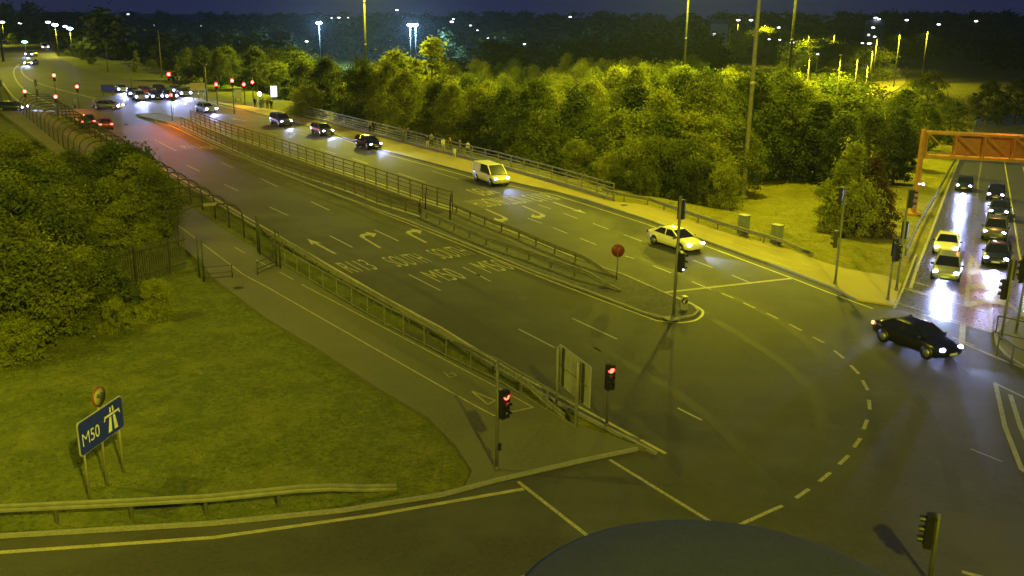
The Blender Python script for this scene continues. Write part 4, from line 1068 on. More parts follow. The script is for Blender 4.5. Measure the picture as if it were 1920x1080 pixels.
# ================================================================== MASTS AND LAMPS
M_PALE = mat('pale_mast_steel', (.30, .29, .25), .55, .1)
def high_mast(base, h, r0, label, power, group='high lighting masts', cone=168, blend=.35):
    root = thing('high_mast', label, 'lighting mast', base, 0, group)
    mb = MB(); mb.tube([(0, 0, -.5), (0, 0, h * .5), (0, 0, h)], [r0, r0 * .7, r0 * .36], 14)
    for k in (.26, .5, .76): rr = r0 * (1 - .64 * k) * 1.12; mb.tube([(0, 0, h * k), (0, 0, h * k + .5)], rr, 14)
    mb.tube([(0, 0, 0), (0, 0, .15)], r0 * 1.7, 14); mb.build('mast_pole', M_PALE if cone < 160 else M_MAST, root)
    mb = MB(); N_ = 24; pts = [(1.3 * math.cos(2 * math.pi * k / N_), 1.3 * math.sin(2 * math.pi * k / N_), h - .3) for k in range(N_ + 1)]
    mb.tube(pts, .05, 6)
    for k in range(3): a = k * math.pi / 3; mb.bar((-1.3 * math.cos(a), -1.3 * math.sin(a), h - .3), (1.3 * math.cos(a), 1.3 * math.sin(a), h - .3), .05, .05)
    mb.build('head_ring', M_GALV, root)
    for k in range(6):
        a = k * math.pi / 3; c = (1.5 * math.cos(a), 1.5 * math.sin(a), h - .42)
        mb = MB(); mb.sphere(c, .38, 10, 6, (1, 1, .5)); lm = mb.build('luminaire', M_GALVD, root)
        mb = MB(); mb.disc((c[0], c[1], c[2] - .17), (0, 0, 1), .25, .04, 12); mb.build('lamp_glass', M_LAMP, lm)
    lamp('mast_light', 'SPOT', (0, 0, h - .9), power, SODIUM, root, .55, R(cone), blend, (0, 0, -1))
    return root
K = 1.0
high_mast(Vector((-46, 39, 0)), 34, .3, 'tall lighting mast out on the left verge beyond the blue sign', 46000 * K)
high_mast(T(1393, 370), 42, .26, 'thickest tall mast on the grass in front of the trees', 125000 * K, cone=124, blend=.6)
def by_dist(px, py, dist):
    q = at(px, py, dist); return Vector((q.x, q.y, terrain(q.x, q.y)))
high_mast(by_dist(686, 110, 205), 32, .30, 'grey mast rising behind the trees left of the bridge', 300000 * K)
high_mast(by_dist(1283, 122, 172), 32, .26, 'thin mast rising from the middle of the wood', 250000 * K)
high_mast(by_dist(1480, 130, 150), 32, .28, 'mast rising from the wood right of the thickest one', 90000 * K)
high_mast(Vector((-135, 262, 0)), 30, .3, 'lighting mast standing beyond the left edge near the bend', 75000 * K)
fm = high_mast(Vector((14, -20, 0)), 36, .3, 'added lighting mast behind the viewpoint beside the junction', 128000 * K)  # unseen mast, put in for frontal light on the scene
lamp('flood_or_fill_light', 'SPOT', (0, 1.2, 35.6), 300000, SODIUM, fm, .5, R(30), .9, Vector((24, 96, 4)) - Vector((14, -20, 36)))  # added fill spot, brightens the front of the wood
lamp('flood_or_fill_light', 'SPOT', (0, 1.2, 35.6), 200000, SODIUM, fm, .5, R(40), .9, Vector((-40, 66, 2)) - Vector((14, -20, 36)))  # added fill spot, brightens the left thicket
high_mast(Vector((-84, 100, 0)), 28, .3, 'added lighting mast left of the far junction', 60000 * K)  # unseen mast, put in to light the left thicket

def street_lamp(base, h, label, emit_m, group, power=0, r=.09, arm=0, hs=.35):
    root = thing('street_lamp', label, 'street lamp', base, 0, group)
    mb = MB(); mb.tube([(0, 0, -.5), (0, 0, h)], [r * 1.4, r], 8)
    if arm: mb.bar((0, 0, h), (arm, 0, h + .2), .1, .1)
    mb.build('pole', M_MAST if r < .18 else M_GALV, root)
    mb = MB(); mb.sphere((arm, 0, h + .05), hs, 8, 6, (1.3, .8, .5)); mb.build('lamp_head', emit_m or M_GALVD, root)
    if power: lamp('lamp_light', 'SPOT', (arm - 1.2, -.8, h - .6), power, SODIUM, root, .3, R(160), .3, (0, 0, -1))
    return root
def lamp_px(x, ytop, dist, label, emit_m, group, ybot=None, **kw):
    q = at(x, ytop, dist); g = terrain(q.x, q.y)
    z0 = g
    if ybot is not None: z0 = max(g, at(x, ybot, dist).z - 2)
    return street_lamp(Vector((q.x, q.y, g)), max(2, q.z - g), label, emit_m, group, **kw)
gy = 'street lamps by the yellow lit bend'
lamp_px(103, 47, 330, 'tall yellow lit lamp post, left one of the pair by the bend', M_BLAMP, gy, hs=.7, r=.12, power=7000)
lamp_px(131, 54, 330, 'tall yellow lit lamp post, right one of the pair by the bend', M_BLAMP, gy, hs=.7, r=.12, power=7000)
lamp_px(90, 42, 420, 'white street lamp just above the tall yellow posts', M_WLAMP, gy, hs=.8)
lamp_px(122, 50, 460, 'white street lamp between the two tall yellow posts', M_WLAMP, gy, hs=.8)
lamp_px(4, 42, 420, 'white street lamp at the left edge above the bend', M_WLAMP, gy, hs=.8, power=9000)
lamp_px(38, 43, 520, 'small blue white street lamp above the bend', M_WLAMP, gy, hs=1.0)
lamp_px(46, 79, 330, 'green white signal lamp on the far arm of the bend', mat('cyan_lamp_lit', (.5, 1, 1), .3, emit=(.3, 1, .9), es=8), gy, hs=.7)
lamp_px(296, 57, 230, 'unlit street lamp with a short arm among the dark trees', None, 'unlit posts near the far junction', arm=-3, r=.10)
lamp_px(197, 80, 250, 'thin unlit post beside the dark trees', None, 'unlit posts near the far junction', r=.08)
lamp_px(383, 122, 175, 'unlit post with a small box beside the cream sign', None, 'unlit posts near the far junction', r=.10)
lamp_px(243, 124, 200, 'thin unlit post above the lone silver car', None, 'unlit posts near the far junction', r=.07)
gr_ = 'lamp posts along the curving road at the right'
for i, (x, yt, dist, w_) in enumerate(((1519, 102, 190, 12000), (1577, 104, 200, 14000), (1609, 103, 215, 24000), (1628, 118, 240, 40000), (1645, 70, 330, 30000), (1637, 91, 300, 30000), (1605, 66, 420, 0), (1565, 62, 440, 22000), (1575, 72, 420, 0), (1547, 67, 430, 0),
                         (1528, 58, 450, 0), (1517, 63, 440, 22000), (1459, 50, 520, 0), (1455, 51, 500, 0), (1438, 46, 540, 22000), (1403, 44, 560, 0), (1370, 40, 600, 0), (1384, 42, 590, 22000), (1688, 60, 330, 30000), (1740, 55, 360, 30000))):
    lamp_px(x, yt, dist, ('slim unlit' if not w_ else 'slim yellow lit') + ' lamp post along the curving road at the right', None, gr_, r=.10 if dist < 250 else .15, power=w_ * .8, hs=.3)
# distant white lights of the town
gt_ = 'white lights of the town'
DL = [(186, 35, 1, 800), (200, 51, .5, 700), (206, 75, .6, 500), (217, 99, .5, 400), (275, 30, .5, 900), (240, 27, .5, 900), (345, 29, .5, 900), (373, 29, .6, 900), (490, 77, .5, 420), (497, 76, .5, 425), (506, 76, .5, 430), (575, 78, .7, 380),
      (635, 34, .9, 800), (640, 42, .6, 800), (623, 34, .6, 800), (652, 34, .6, 800), (744, 19, .6, 900), (847, 41, .8, 800), (850, 36, .5, 850), (882, 48, .5, 700), (895, 57, .4, 650), (914, 71, .6, 500), (984, 83, .7, 400), (988, 96, .4, 350),
      (1069, 32, .6, 850), (1070, 40, .8, 800), (1300, 60, .4, 600), (1384, 38, .8, 800), (1408, 38, .8, 800), (1460, 52, .8, 600), (1442, 74, .5, 450), (1485, 80, .8, 400), (1462, 75, .5, 450), (1642, 34, .8, 700), (1648, 36, .6, 700), (1637, 52, .7, 600), (1640, 69, .6, 450), (1630, 82, .9, 420), (1617, 81, .6, 430), (1533, 102, .5, 330),
      (25, 44, .5, 700), (60, 40, .5, 700), (540, 70, .4, 500), (1700, 38, .7, 700), (1760, 46, .7, 600), (1830, 40, .7, 700)]
for x, y, s, dist in DL:
    lamp_px(x, y, dist, 'small white lamp of the distant town', M_WLAMP, gt_, hs=dist * .0019 * s, r=.1)
gf = 'floodlight masts of the sports field'
for x, y, lb in ((598, 43, 'floodlight mast standing alone left of the grey mast'), (769, 47, 'left one of the close pair of floodlight masts'), (779, 47, 'right one of the close pair of floodlight masts')):
    r_ = lamp_px(x, y, 430, lb, M_BLAMP, gf, hs=1.0, r=.14)
    lamp('flood_or_fill_light', 'POINT', (0, -1, at(x, y, 430).z - terrain(0, 430) - .5), 130000, (.35, .7, 1.0), r_, .6)
mb = MB()
for xa, xb, y0 in ((560, 622, 74), (680, 722, 74), (752, 800, 76)):
    P = TP((xa, y0 - 7), (xb, y0 - 7), (xb + 3, y0 + 4), (xa - 3, y0 + 4)); mb.add([(p.x, p.y, p.z + .3) for p in P], [(3, 2, 1, 0)])
struct('sports_field', mb, mat('pitch_green', (.05, .22, .12), .8))
# the camera's own tower carries a round equipment head just below it
root = thing('equipment_mast', 'dark round lid of an equipment mast cut by the bottom edge', 'mast', Vector((0, 0, 0)))
c = at(1365, 1190, 3.1)
root.location = (c.x, c.y, 0)
M_LID = noisy('lid_sky_tint', [(9, 5, .4, .7, (.025, .028, .12)), (60, 3, .45, .75, (.018, .021, .09))], rough=(.8, .9), bump=.03, base=(.022, .025, .11), spec=.1)  # the blue of the sky light is put into this colour
mb = MB(); n_ = 64; Vv = []; prof = ((.0, .02), (.5, .018), (.79, .008), (.815, -.004), (.82, -.05), (.78, -.07))
for rr, zz in prof[1:]:
    Vv += [(rr * math.cos(2 * math.pi * k / n_), rr * math.sin(2 * math.pi * k / n_), zz) for k in range(n_)]
Vv.append((0, 0, .02)); Fq = [(len(Vv) - 1, k, (k + 1) % n_) for k in range(n_)]
for i in range(len(prof) - 2): Fq += [(i * n_ + k, (i + 1) * n_ + k, (i + 1) * n_ + (k + 1) % n_, i * n_ + (k + 1) % n_) for k in range(n_)]
mb.add([(a, b, z + c.z) for a, b, z in Vv], Fq, True); mb.build('lid', M_LID, root)
mb = MB(); mb.tube([(0, 0, c.z - .1), (0, 0, c.z - .9)], .6, 32); mb.build('drum', M_GALVD, root)
mb = MB(); mb.tube([(0, 0, -.2), (0, 0, c.z - .8)], [.2, .14], 14); mb.build('mast_pole', M_POLE, root)

# far buildings
def house(x, y, dist, w_, d_, h_, label, wallc=(.3, .3, .28), lit=0):
    q = at(x, y, dist); g = terrain(q.x, q.y); root = thing('building', label, 'building', Vector((q.x, q.y, g)), -math.atan2(q.x, q.y) , 'buildings of the distant town')
    hh = q.z - g if h_ is None else h_
    mb = MB(); mb.box((0, 0, hh / 2), (w_, d_, hh)); wl_ = mb.build('wall', mat('wall_%d' % int(wallc[0] * 100), wallc, .8), root)
    mb = MB(); mb.add([(-w_ / 2 - .4, -d_ / 2 - .4, hh), (w_ / 2 + .4, -d_ / 2 - .4, hh), (w_ / 2 + .4, d_ / 2 + .4, hh), (-w_ / 2 - .4, d_ / 2 + .4, hh), (-w_ / 2, 0, hh + 3), (w_ / 2, 0, hh + 3)],
        [(0, 1, 5, 4), (2, 3, 4, 5), (1, 2, 5), (3, 0, 4), (3, 2, 1, 0)]); mb.build('roof', mat('slate', (.12, .12, .13), .6), root)
    n_ = max(2, int(w_ / 5))
    for k in range(n_):
        mb = MB(); mb.box(((k + .5) / n_ * w_ - w_ / 2, -d_ / 2 - .03, hh * .6), (1.6, .1, 1.4)); mb.build('window', M_WIN if (k in (0, 2) and lit) else M_GLASS, root)
house(500, 74, 410, 18, 8, None, 'low pale building with lit front above the trees left of the floodlight', (.55, .55, .5), 1)
house(1349, 45, 640, 11, 7, None, 'pale roofed building on the dark ridge left of the thickest mast', (.2, .21, .22), 1)
house(280, 33, 900, 22, 12, None, 'long building on the horizon at the left', (.10, .11, .10), 1)
house(362, 34, 900, 18, 12, None, 'long building on the horizon above the dark trees', (.09, .11, .11), 1)
house(640, 40, 800, 14, 10, None, 'lit building on the horizon right of the lone floodlight', (.35, .35, .4), 1)
house(1640, 46, 700, 12, 10, None, 'dark building on the horizon above the curving road', (.1, .1, .1), 1)

# ================================================================== PEOPLE
M_SKIN = mat('skin', (.38, .25, .18), .6); M_HAIR = mat('dark_hair', (.03, .022, .016), .7)
def skinned(name, verts, edges, radii, m_, parent, root_i=0, sub=1):
    me = bpy.data.meshes.new(name); me.from_pydata(verts, edges, []); o = bpy.data.objects.new(name, me); COL.objects.link(o)
    sk = o.modifiers.new('s', 'SKIN'); sk.use_smooth_shade = True
    sv = me.skin_vertices[0].data
    for i, r_ in enumerate(radii): sv[i].radius = (r_, r_)
    sv[root_i].use_root = True
    ss = o.modifiers.new('u', 'SUBSURF'); ss.levels = sub; ss.render_levels = sub
    dg = bpy.context.evaluated_depsgraph_get(); nm = bpy.data.meshes.new_from_object(o.evaluated_get(dg))
    bpy.data.objects.remove(o); bpy.data.meshes.remove(me)
    nm.materials.clear(); nm.materials.append(m_)
    q = bpy.data.objects.new(name, nm); COL.objects.link(q); q.parent = parent
    return q
PSK = {}
def person_parts(stride):
    s = stride
    # x forward, y left. pelvis root
    J = dict(pel=(0, 0, .95), wst=(0, 0, 1.10), chs=(.02, 0, 1.32), nk=(.02, 0, 1.48), hd=(.04, 0, 1.60), tp=(.03, 0, 1.72),
             hl=(0, .09, .90), kl=(.16 * s + .02, .10, .50), al=(.22 * s - .04, .10, .09), fl=(.22 * s + .14, .11, .04),
             hr=(0, -.09, .90), kr=(-.06 * s + .03, -.10, .50), ar=(-.30 * s, -.10, .11), fr=(-.30 * s + .17, -.11, .04),
             sl=(.01, .19, 1.43), el=(-.12 * s, .25, 1.16), wl=(-.10 * s + .05, .25, .92), sr=(.01, -.19, 1.43), er=(.10 * s, -.25, 1.16), wr=(.22 * s + .02, -.25, .95))
    for sd, y in (('l', .25), ('r', -.25)):
        wx, wy, wz = J['w' + sd]; J['p' + sd] = (wx + .01, wy, wz - .07)
        for k in range(4): J['f%d%s' % (k, sd)] = (wx + .035 - .018 * k + .012, wy, wz - .155 + (.012 if k in (0, 3) else 0) - (.006 if k == 1 else 0))
        J['t' + sd] = (wx + .055, wy * .93, wz - .085)
    return J
RAD = dict(pel=.125, wst=.115, chs=.135, nk=.06, hd=.092, tp=.07, hl=.085, kl=.06, al=.04, fl=.035, hr=.085, kr=.06, ar=.04, fr=.035, sl=.06, el=.043, wl=.03, sr=.06, er=.043, wr=.03, pl=.032, pr=.032)
ED = [('pel', 'wst'), ('wst', 'chs'), ('chs', 'nk'), ('nk', 'hd'), ('hd', 'tp'), ('pel', 'hl'), ('hl', 'kl'), ('kl', 'al'), ('al', 'fl'), ('pel', 'hr'), ('hr', 'kr'), ('kr', 'ar'), ('ar', 'fr'), ('chs', 'sl'), ('sl', 'el'), ('el', 'wl'), ('chs', 'sr'), ('sr', 'er'), ('er', 'wr'),
      ('wl', 'pl'), ('wr', 'pr')] + [('p' + s_, 'f%d%s' % (k, s_)) for s_ in 'lr' for k in range(4)] + [('w' + s_, 't' + s_) for s_ in 'lr']
def cloth_mat(c): return mat('cloth_%02d%02d%02d' % tuple(int(v * 99) for v in c), c, .85, spec=.2)
def person(px, label, top, bottom, stride=.7, h=1.75, face=None, group='people walking on the right footpath', hood=False):
    b = G(*px); b.z = .10
    yaw = math.atan2(-.85, .53) if face is None else face
    root = thing('person', label, 'person', b, yaw, group); root.scale = [h / 1.80] * 3
    J = person_parts(stride); names = list(J); idx = {n: i for i, n in enumerate(names)}
    rad = [RAD.get(n, .011) for n in names]
    key = round(stride, 2)
    if key not in PSK:
        bd = skinned('body', [J[n] for n in names], [(idx[a], idx[b_]) for a, b_ in ED], rad, M_SKIN, root)
        tn = ['wst', 'chs', 'nk', 'sl', 'el', 'wl', 'sr', 'er', 'wr', 'pel']; ti = {n: i for i, n in enumerate(tn)}
        tr = dict(wst=.145, chs=.165, nk=.065, sl=.085, el=.065, wl=.045, sr=.085, er=.065, wr=.045, pel=.15)
        jk = skinned('jacket', [J[n] if n != 'nk' else (.02, 0, 1.45) for n in tn], [(ti[a], ti[b_]) for a, b_ in (('pel', 'wst'), ('wst', 'chs'), ('chs', 'nk'), ('chs', 'sl'), ('sl', 'el'), ('el', 'wl'), ('chs', 'sr'), ('sr', 'er'), ('er', 'wr'))], [tr[n] for n in tn], M_SKIN, root)
        ln = ['pel', 'hl', 'kl', 'al', 'hr', 'kr', 'ar']; li = {n: i for i, n in enumerate(ln)}; lr_ = dict(pel=.135, hl=.10, kl=.075, al=.058, hr=.10, kr=.075, ar=.058)
        tr_ = skinned('trousers', [J[n] for n in ln], [(li[a], li[b_]) for a, b_ in (('pel', 'hl'), ('hl', 'kl'), ('kl', 'al'), ('pel', 'hr'), ('hr', 'kr'), ('kr', 'ar'))], [lr_[n] for n in ln], M_SKIN, root)
        PSK[key] = (bd.data, jk.data, tr_.data)
    else:
        bd, jk, tr_ = [bpy.data.objects.new(n, me) for n, me in zip(('body', 'jacket', 'trousers'), PSK[key])]
        for o in (bd, jk, tr_): COL.objects.link(o); o.parent = root
    for o, mm in ((jk, cloth_mat(top)), (tr_, cloth_mat(bottom))): o.material_slots[0].link = 'OBJECT'; o.material_slots[0].material = mm
    mb = MB(); mb.sphere((.02, 0, 1.66), .112, 12, 8, (1.02, .9, 1.02))
    mb.v = [(x - .02 if x > .06 and z < 1.7 else x, y, max(z, 1.60 if x < .03 else 1.69)) for x, y, z in mb.v]
    mb.build('hair', M_HAIR if not hood else cloth_mat(top), root)
    mb = MB(); mb.tube([(.125, 0, 1.62), (.15, 0, 1.60)], [.018, .012], 6)
    for sy in (-1, 1): mb.sphere((.115, sy * .035, 1.635), .012, 6, 4); mb.sphere((.03, sy * .1, 1.61), .022, 6, 4)
    mb.box((.122, 0, 1.565), (.01, .045, .01)); mb.build('face', M_SKIN, root)
    return root
LT, DK, GRN, PLE = (.5, .47, .4), (.02, .02, .025), (.10, .11, .07), (.62, .6, .5)
person((694, 251), 'person in a pale jacket, left one of the pair beyond the black hatchback', (.42, .34, .26), DK, .5)
person((701, 252), 'person in dark clothes, right one of the pair beyond the black hatchback', (.04, .03, .03), DK, .4)
person((756, 270), 'person in a greenish coat walking alone near the kerb side', (.14, .15, .09), GRN, .5)
person((765, 266), 'person in dark green clothes just behind the greenish coat', (.05, .06, .035), DK, .6)
person((801, 280), 'person in pale trousers and dark top, first of the large group', (.06, .05, .04), PLE, .6, 1.7)
person((809, 277), 'person in a yellowish top and dark trousers beside the pale trousers', (.30, .27, .12), DK, .5)
person((831, 288), 'person in light clothes taking a wide step in the large group', PLE, LT, 1.0, 1.8)
person((843, 285), 'person in a dark reddish coat in the middle of the large group', (.07, .035, .03), (.05, .03, .03), .4)
person((852, 298), 'small child in pale clothes walking nearest the road', PLE, PLE, .6, 1.25)
person((862, 291), 'person in dark grey clothes behind the small child', (.05, .05, .05), DK, .7)
person((877, 294), 'person in a pale top and dark trousers, last of the large group', (.5, .48, .38), (.04, .04, .03), .5)
gF = 'people standing at the far corner'
for px, lb, tc_, bc in (((479, 204), 'person in black, leftmost of the five at the far corner', DK, DK), ((489, 206), 'person in a pale coat, second of the five at the far corner', (.3, .3, .2), DK), ((494, 205), 'person in green, middle of the five at the far corner', (.16, .18, .1), (.2, .2, .14)),
                 ((502, 206), 'person in a brown coat, fourth of the five at the far corner', (.08, .05, .03), DK), ((509, 208), 'person in dark brown, rightmost of the five at the far corner', (.05, .04, .02), (.06, .04, .02))):
    person(px, lb, tc_, bc, .3, 1.8, -1.2 if px[0] != 502 else 2.0, gF)
for px, lb in (((141, 207), 'person in dark clothes crossing at the left of the far junction'), ((176, 207), 'person in dark clothes crossing behind the side on saloon')):
    person(px, lb, (.12, .12, .08), DK, .6, 1.75, .2, 'people crossing at the far junction')
# ================================================================== TREES AND SHRUBS
RND = random.Random(7)
def crown_mesh(name, h, w, seed, leaf, nblob=46, nleaf=95, shape='round', lo=.12, m_=None):
    """leaf clumps spread through a crown of height h and width w, base at 0"""
    rnd = random.Random(seed); V = []; Fc = []; tint = []
    for bi in range(nblob):
        while True:
            u = rnd.uniform(lo, 1.0)
            if shape == 'round': prof = math.sin(math.pi * min(1, (u * .92 + .10)) ** .85) ** .7
            elif shape == 'cone': prof = (1.02 - u) * 1.05 + .06
            elif shape == 'shrub': prof = math.sqrt(max(0, 1 - (u * .98) ** 2.2))
            else: prof = .8 * math.sin(math.pi * (u * .9 + .08)) ** .5
            break
        a = rnd.uniform(0, 2 * math.pi); rr = prof * w / 2 * math.sqrt(rnd.uniform(.15, 1))
        c = Vector((rr * math.cos(a), rr * math.sin(a), u * h * .95))
        br = w * rnd.uniform(.06, .19) * (1 if shape != 'cone' else .75)
        bt = rnd.uniform(0.1, .9)
        for li in range(nleaf):
            d = Vector((rnd.gauss(0, 1), rnd.gauss(0, 1), rnd.gauss(.15, .9)))
            if d.length < .01: continue
            d.normalize(); p = c + Vector((d.x, d.y, d.z * .8)) * br * (abs(rnd.gauss(0, .75)) + .25 if rnd.random() < .3 else rnd.uniform(.4, 1.15))
            if p.z < .05: continue
            nrm = (d + Vector((rnd.gauss(0, .6), rnd.gauss(0, .6), rnd.gauss(.3, .6)))).normalized()
            t = nrm.cross(Vector((rnd.gauss(0, 1), rnd.gauss(0, 1), rnd.gauss(0, 1))))
            if t.length < .01: continue
            t.normalize(); b = nrm.cross(t); s = leaf * rnd.uniform(.6, 1.35); o = len(V)
            V += [p - t * s, p + b * s * .5, p + t * s, p - b * s * .5]
            Fc.append((o, o + 1, o + 2, o + 3)); tint.append(min(1, max(0, bt * .7 + rnd.uniform(0, .35))))
    me = bpy.data.meshes.new(name); me.from_pydata([tuple(v) for v in V], [], Fc); me.materials.append(m_ or M_LEAF)
    at_ = me.attributes.new('tint', 'FLOAT', 'FACE'); at_.data.foreach_set('value', tint)
    me.update(); return me
def trunk_mesh(h, r, seed, limbs=7, spread=.3):
    rnd = random.Random(seed); mb = MB()
    top = Vector((rnd.uniform(-.2, .2), rnd.uniform(-.2, .2), h * .8))
    mb.tube([(0, 0, -1.0), (0, 0, h * .2), top * .6, top], [r * 1.2, r * .9, r * .6, r * .15], 7)
    for k in range(limbs):
        t = rnd.uniform(.2, .65); a = rnd.uniform(0, 6.28); p = Vector((0, 0, h * t)); L = h * spread * rnd.uniform(.6, 1.1)
        q = p + Vector((math.cos(a) * L, math.sin(a) * L, L * .8)); mb.tube([p, p.lerp(q, .5) + Vector((0, 0, -.1)), q], [r * .45, r * .3, r * .08], 5)
    return mb.mesh('trunk', M_BARK)
# unit kinds: height 10, scaled per tree
KIND = {}
for i in range(6): KIND['broad%d' % i] = (crown_mesh('crown', 9.2 + .3 * (i % 3), 7.6 - .7 * (i % 3), 100 + i, .14, 90, 130, 'round', .03), trunk_mesh(9.6, .2, 200 + i), 10.0)
for i in range(2): KIND['conifer%d' % i] = (crown_mesh('crown', 9.6, 4.6, 120 + i, .15, 70, 110, 'cone', .04, M_LEAFD), trunk_mesh(10, .2, 220 + i, 3, .1), 10.0)
for i in range(3): KIND['shrub%d' % i] = (crown_mesh('crown', 4.0, 5.0, 140 + i, .10, 66, 130, 'shrub', .02), trunk_mesh(3.4, .1, 240 + i, 8, .45), 4.1)
KIND['poplar0'] = (crown_mesh('crown', 9.6, 3.4, 160, .15, 45, 110, 'tall', .05), trunk_mesh(10, .15, 260, 4, .12), 10.0)
CROWN_Z = {'broad': .35, 'conifer': .2, 'shrub': .05, 'poplar': .4}
def tree(kind, base, h, label, name='tree', cat='tree', group=None, wf=1.0, m_=None, rz=None):
    cm, tm, uh = KIND[kind]; s = h / uh
    root = thing(name, label, cat, base, RND.uniform(0, 6.28) if rz is None else rz, group)
    root.scale = (s * wf, s * wf, s)
    c = bpy.data.objects.new('crown', cm); COL.objects.link(c); c.parent = root; c.location.z = CROWN_Z[kind[:-1]]
    if m_: c.material_slots[0].link = 'OBJECT'; c.material_slots[0].material = m_
    t = bpy.data.objects.new('trunk', tm); COL.objects.link(t); t.parent = root
    return root
def tree_px(kind, x, ytop, dist, label, **kw):
    q = at(x, ytop, dist); g = terrain(q.x, q.y) - .1
    return tree(kind, Vector((q.x, q.y, g)), max(1.0, q.z - g), label, **kw)
def tree_b(kind, x, yb, ytop, label, **kw):
    p = T(x, yb); d = math.hypot(p.x, p.y); return tree_px(kind, x, ytop, d, label, **kw)
BR = ['broad%d' % i for i in range(6)]
# --- the wood beyond the bridge
gW = 'trees of the wood beyond the right parapet'
pos = []
def interp(tab, x):
    for (a, b), (c, d) in zip(tab, tab[1:]):
        if a <= x <= c: return b + (d - b) * (x - a) / (c - a)
    return tab[0][1] if x < tab[0][0] else tab[-1][1]
NEAR = [(330, 196), (560, 190), (590, 166), (700, 142), (860, 122), (1000, 112), (1060, 106), (1150, 112), (1250, 104), (1380, 108), (1420, 114), (1500, 119), (1560, 128), (1700, 120)]
FARD = [(330, 260), (560, 280), (640, 290), (1000, 290), (1400, 250), (1480, 230), (1530, 190), (1700, 160)]
TOPY = [(330, 92), (420, 84), (540, 74), (575, 95), (600, 104), (680, 98), (740, 94), (800, 104), (880, 98), (1000, 98), (1060, 88), (1110, 76), (1160, 88), (1200, 108), (1250, 108), (1290, 90), (1340, 95), (1400, 104), (1450, 100), (1500, 122), (1540, 190), (1600, 200), (1640, 205), (1700, 230)]
tries = 0
while tries < 9000 and len(pos) < 262:
    tries += 1
    x = RND.uniform(335, 1700); dn, df = interp(NEAR, x), interp(FARD, x)
    dist = dn + (df - dn) * RND.random() ** 1.35
    q = at(x, 200, dist)
    if 1545 < x < 1700 and dist > 128: continue
    if (q.x - 9.9) * .855 + (q.y - 90) * .52 < 2.5 and x > 560: continue
    if x < 560 and q.y < 190: continue
    sp_ = 4.6 if dist < 160 else 6.0
    if any((q.x - a) ** 2 + (q.y - b) ** 2 < sp_ ** 2 for a, b in pos): continue
    pos.append((q.x, q.y)); g = terrain(q.x, q.y) - .1
    yt = interp(TOPY, x) + RND.uniform(-4, 14)
    hmax = at(x, yt, dist).z - g            # never above the photographed skyline
    h = min(hmax, RND.uniform(8.8, 12.5))
    if h < 3: continue
    k = RND.choice(BR) if RND.random() > .07 else RND.choice(('conifer0', 'conifer1'))
    mm = None
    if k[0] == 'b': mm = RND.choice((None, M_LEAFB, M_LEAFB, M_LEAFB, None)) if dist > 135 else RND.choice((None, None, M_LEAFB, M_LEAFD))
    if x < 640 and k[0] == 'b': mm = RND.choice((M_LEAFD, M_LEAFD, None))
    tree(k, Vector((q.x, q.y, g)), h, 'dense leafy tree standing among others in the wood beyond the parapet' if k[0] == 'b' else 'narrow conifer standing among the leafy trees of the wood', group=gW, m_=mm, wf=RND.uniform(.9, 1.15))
tree_px('conifer0', 812, 64, 190, 'pointed tree rising highest above the wood', m_=M_LEAFB, wf=1.5)
tree_px('poplar0', 770, 98, 180, 'slim tree beside the pointed one above the wood', m_=M_LEAFB, wf=1.3)
tree_px('broad2', 740, 94, 176, 'bright yellow green tree right of the grey mast', m_=M_LEAFB, wf=1.25)
# front right thicket
gT = 'bushy trees behind the start of the right crash barrier'
TH = [(1085, 262, 100, 'leftmost low bushy tree of the thicket, over the parapet end'), (1120, 236, 103, 'second bushy tree from the left of the thicket'), (1165, 205, 104, 'tall bright bushy tree left of the thicket centre'), (1205, 198, 103, 'tallest bright bushy tree of the thicket'),
      (1250, 212, 101, 'bushy tree right of the tallest one in the thicket'), (1300, 205, 101, 'full bushy tree in the right half of the thicket'), (1345, 212, 100, 'bushy tree left of the thickest mast'), (1385, 222, 101, 'bushy tree behind the thickest mast'),
      (1145, 285, 96, 'low spreading bush in front of the thicket, left'), (1190, 262, 95, 'mid height bush in front of the thicket centre'), (1235, 258, 95, 'mid height bush at the front right of the thicket'), (1210, 310, 91.5, 'lowest dark bush just behind the crash barrier'), (1165, 318, 93, 'dark low bush at the end of the parapet'), (1280, 262, 97, 'leafy bush over the dark hollow'), (1330, 262, 97, 'rounded bush over the grass edge left of the mast')]
for i, (x, yt, dist, lb) in enumerate(TH):
    tree_px(BR[i % 6] if yt < 250 else 'shrub%d' % (i % 3), x, yt, dist, lb, group=gT, m_=M_LEAFB if yt < 300 and i % 3 != 1 else None, wf=1.15 if yt < 250 else .85, name='tree' if yt < 250 else 'bush', cat='tree' if yt < 250 else 'bush')
tree_px('shrub1', 1310, 300, 92.5, 'dark shrub with a hollow at its foot on the grass edge', name='bush', cat='bush', m_=M_LEAFD, wf=1.0)
tree_px('shrub0', 1362, 312, 91.5, 'small bright shrub standing directly left of the thickest mast', name='bush', cat='bush', m_=M_LEAFB, wf=.8)
